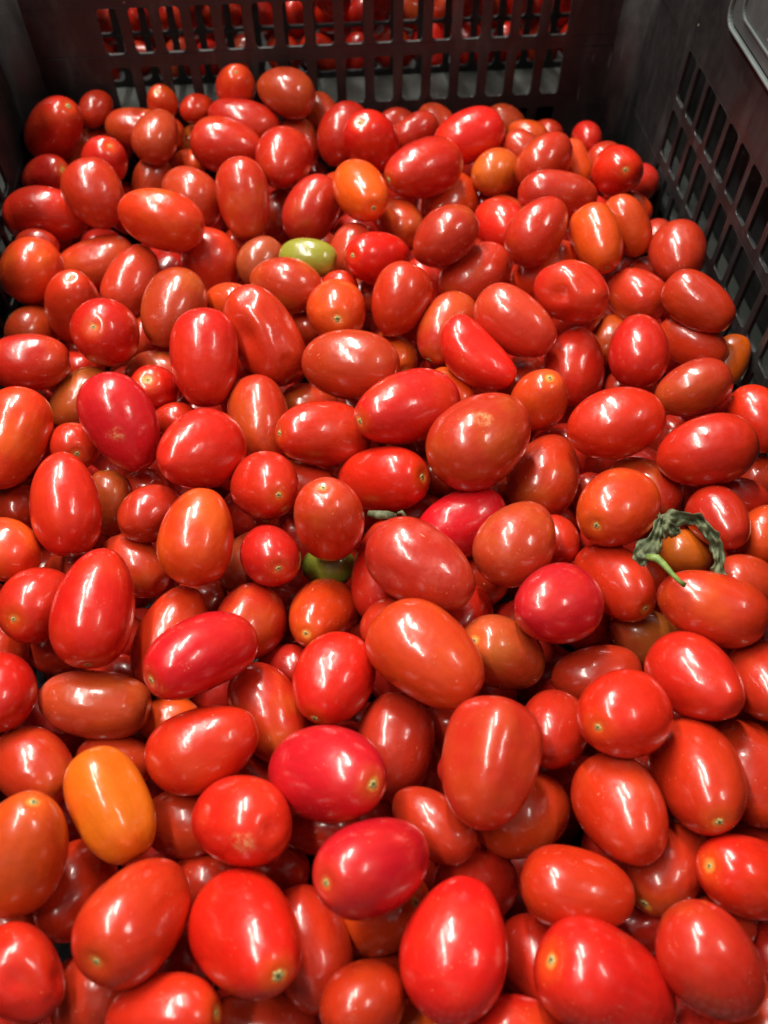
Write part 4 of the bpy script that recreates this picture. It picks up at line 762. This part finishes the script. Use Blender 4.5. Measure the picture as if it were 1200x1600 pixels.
# tomatoes in the crate behind: the ones against its near wall one by one, the rest joined
far = []
rf = np.random.RandomState(77)
layers = [('lowest', .146), ('second', .1665), ('third', .187), ('fourth', .2075)]
ordn = ['first', 'second', 'third', 'fourth', 'fifth', 'sixth', 'seventh', 'eighth', 'ninth', 'tenth', 'eleventh', 'twelfth', 'thirteenth', 'fourteenth']
for li, (ln, z) in enumerate(layers):
    x = -.160 + (.012 if li % 2 else 0); n = 0
    while x < .190 and n < 14:
        b = rf.uniform(.0118, .0142); a = b * rf.uniform(1.15, 1.4)
        ax = rf.normal(size=3) * np.array([.5, .7, 1.0]); ax /= np.linalg.norm(ax)
        exx = math.sqrt((a * ax[0]) ** 2 + b * b * (1 - ax[0] ** 2)); eyy = math.sqrt((a * ax[1]) ** 2 + b * b * (1 - ax[1] ** 2))
        x += exx
        c = np.array([x, NY + T + eyy * .97 + .0003 + li * .0150 + rf.uniform(0, .0025), z + rf.uniform(-.002, .002)])
        x += exx * .86
        col = rf.choice(list('rrRRbop'))
        pts, faces = tomato_mesh(a, b, 9000 + len(far), '', 28, 20)
        o = link('tomato', build_mesh('tomato', pts, faces, SKIN)); o.location = c; o.rotation_mode = 'QUATERNION'; o.rotation_quaternion = orient(ax)
        set_look(o, col, rf, '', False, a)
        cn = {'r': 'red', 'R': 'bright red', 'b': 'brick-red', 'o': 'orange-red', 'p': 'rosy red'}[col]
        tag(o, 'blurred %s tomato in the crate behind, %s from left in its %s layer' % (cn, ordn[n], ln), 'tomato', 'tomatoes in the crate behind')
        far.append((c, ax, a, b)); n += 1
fill2 = pack(far, ((-.172, .197), (NY + .014, NY + .12), (.13, .222)), 9000, 8)
joined('tomato_heap', fill2, 'red tomatoes filling the crate behind, out of focus behind its front layer', 7000)

# ------------------------------------------------------------------ wilted calyx and a stray stem
def px(u, v, z):
    a_, b_ = u - 600, v - 800
    x_ = math.cos(ROLL) * a_ + math.sin(ROLL) * b_; y_ = -math.sin(ROLL) * a_ + math.cos(ROLL) * b_
    d = ex * x_ / 1333.6 - up * y_ / 1333.6 + fw
    return CAM + d * ((z - CAM.z) / d.z)
def rod(path, rad, name, mat, parent, seg=10):
    bm = bmesh.new(); off_ = Vector(parent.location); prev = None
    pts = [Vector(p) for p in path]
    for i, p in enumerate(pts):
        tg = (pts[min(i + 1, len(pts) - 1)] - pts[max(i - 1, 0)]).normalized()
        u = tg.cross(Vector((.3, .2, .9))).normalized(); v_ = tg.cross(u)
        ring = [bm.verts.new(p + (u * math.cos(t) + v_ * math.sin(t)) * rad[i] * (1 + .08 * math.cos(3 * t)) - off_) for t in [k * 2 * PI / seg for k in range(seg)]]
        if prev:
            for k in range(seg): bm.faces.new((prev[k], prev[(k + 1) % seg], ring[(k + 1) % seg], ring[k]))
        else: bm.faces.new(ring[::-1])
        prev = ring
    bm.faces.new(prev); bmesh.ops.recalc_face_normals(bm, faces=bm.faces)
    return from_bm(name, bm, mat, parent, True)
cal = empty('calyx', px(1030, 850, .180))
tag(cal, 'wilted grey-green calyx with bent stem, curled round the small amber tomato', 'calyx')
def leaf(outer, inner, folds, name, seed, sub=7, m=10):
    """a thin creased sheet spanned between two edge curves given as (u, v, height)"""
    def curve(c):
        P_ = [px(u, v, h) for u, v, h in c]; out = []; n = len(P_)
        for i in range(n - 1):
            p0, p1, p2, p3 = P_[max(i - 1, 0)], P_[i], P_[i + 1], P_[min(i + 2, n - 1)]
            for k_ in range(sub):
                t = k_ / sub
                out.append(.5 * ((2 * p1) + (p2 - p0) * t + (2 * p0 - 5 * p1 + 4 * p2 - p3) * t * t + (3 * p1 - p0 - 3 * p2 + p3) * t ** 3))
        out.append(P_[-1]); return out
    A, B_ = curve(outer), curve(inner); r = np.random.RandomState(seed)
    bm = bmesh.new(); rows_ = []; off_ = Vector(cal.location)
    ph = r.uniform(0, 6, 4); lump = r.normal(size=(len(A), m + 1)) * .0008
    for _ in range(2): lump = (lump + np.roll(lump, 1, 0) + np.roll(lump, -1, 0) + np.roll(lump, 1, 1)) / 4 * 1.5
    for i, (a_, b_) in enumerate(zip(A, B_)):
        nv = (CAM - a_).normalized(); row = []; wd = (a_ - b_).length
        for j in range(m + 1):
            s = j / m
            tri = abs(((s * folds + .15 * math.sin(i * .35 + ph[0])) % 1) * 2 - 1) - .5       # sharp lengthwise creases
            h = wd * .30 * tri + .0010 * math.sin(i * .31 + s * 3 + ph[1]) + .0006 * math.sin(i * .73 + s * 5 + ph[2]) + lump[i, j]
            jag = (.0005 * math.sin(i * .6 + ph[3]) + .0003 * math.sin(i * 1.1)) * (1 if j in (0, m) else 0)
            d_ = (a_ - b_).normalized()
            row.append(bm.verts.new(a_.lerp(b_, s) + nv * h + d_ * jag - off_))
        rows_.append(row)
    for i in range(len(rows_) - 1):
        for j in range(m): bm.faces.new((rows_[i][j], rows_[i][j + 1], rows_[i + 1][j + 1], rows_[i + 1][j]))
    o = from_bm(name, bm, SEPAL, cal, True)
    s = o.modifiers.new('solidify', 'SOLIDIFY'); s.thickness = .00035; s.offset = 0
    return o
H = .187
leaf([(1026, 808, H + .004), (1048, 801, H + .004), (1078, 803, H + .003), (1101, 812, H + .001), (1118, 833, H - .001), (1129, 850, H - .003), (1131, 880, H - .006), (1135, 906, H - .009)],
     [(1034, 822, H + .002), (1052, 828, H + .001), (1074, 822, H - .001), (1092, 829, H - .003), (1103, 846, H - .005), (1112, 866, H - .006), (1115, 885, H - .008), (1108, 898, H - .010)], 2.2, 'sepal', 3)
leaf([(1030, 803, H + .005), (1024, 818, H + .004), (1014, 838, H + .003), (992, 856, H), (989, 872, H - .002), (999, 886, H - .003)],
     [(1040, 820, H + .004), (1036, 842, H + .003), (1031, 862, H + .002), (1027, 876, H + .001), (1014, 881, H), (1004, 887, H - .002)], 2.6, 'sepal', 8)
leaf([(1032, 808, H + .006), (1044, 814, H + .005), (1056, 824, H + .004), (1063, 834, H + .002)],
     [(1036, 841, H + .003), (1044, 843, H + .003), (1054, 840, H + .002), (1062, 837, H + .002)], 1.6, 'sepal', 12)
rod([px(1010, 872, H + .002), px(1026, 875, H + .003), px(1036, 884, H + .003), px(1050, 900, H + .003), px(1062, 912, H + .002), px(1069, 917, H + .001)], [.0011, .0015, .0012, .0009, .0008, .0010], 'stem', STEM, cal)
sm = empty('stem_fragment', px(600, 805, .160))
tag(sm, 'short green stem fragment wedged in the dark gap under a red tomato, centre', 'stem')
rod([px(576, 802, .163), px(590, 805, .164), px(606, 805, .164), px(619, 806, .163)], [.0012, .0019, .0018, .0010], 'stem', SEPAL, sm)
rod([px(622, 802, .160), px(628, 800, .161), px(632, 806, .160), px(631, 814, .156)], [.0006, .0008, .0008, .0006], 'sepal', SEPAL, sm)

# ground under the crates
bm = bmesh.new(); s_ = 3.0
bm.faces.new([bm.verts.new(v) for v in ((-s_, -s_, -.004), (s_, -s_, -.004), (s_, s_, -.004), (-s_, s_, -.004))])
k = NT('concrete'); P = k.n('ShaderNodeTexCoord').outputs['Object']
k.l(k.mix(k.noise(P, 12, 5), (.16, .155, .15), (.26, .25, .24)), k.b.inputs['Base Color']); k.b.inputs['Roughness'].default_value = .8
tag(from_bm('floor', bm, k.m), 'grey concrete floor under the crates', None, None, 'structure')
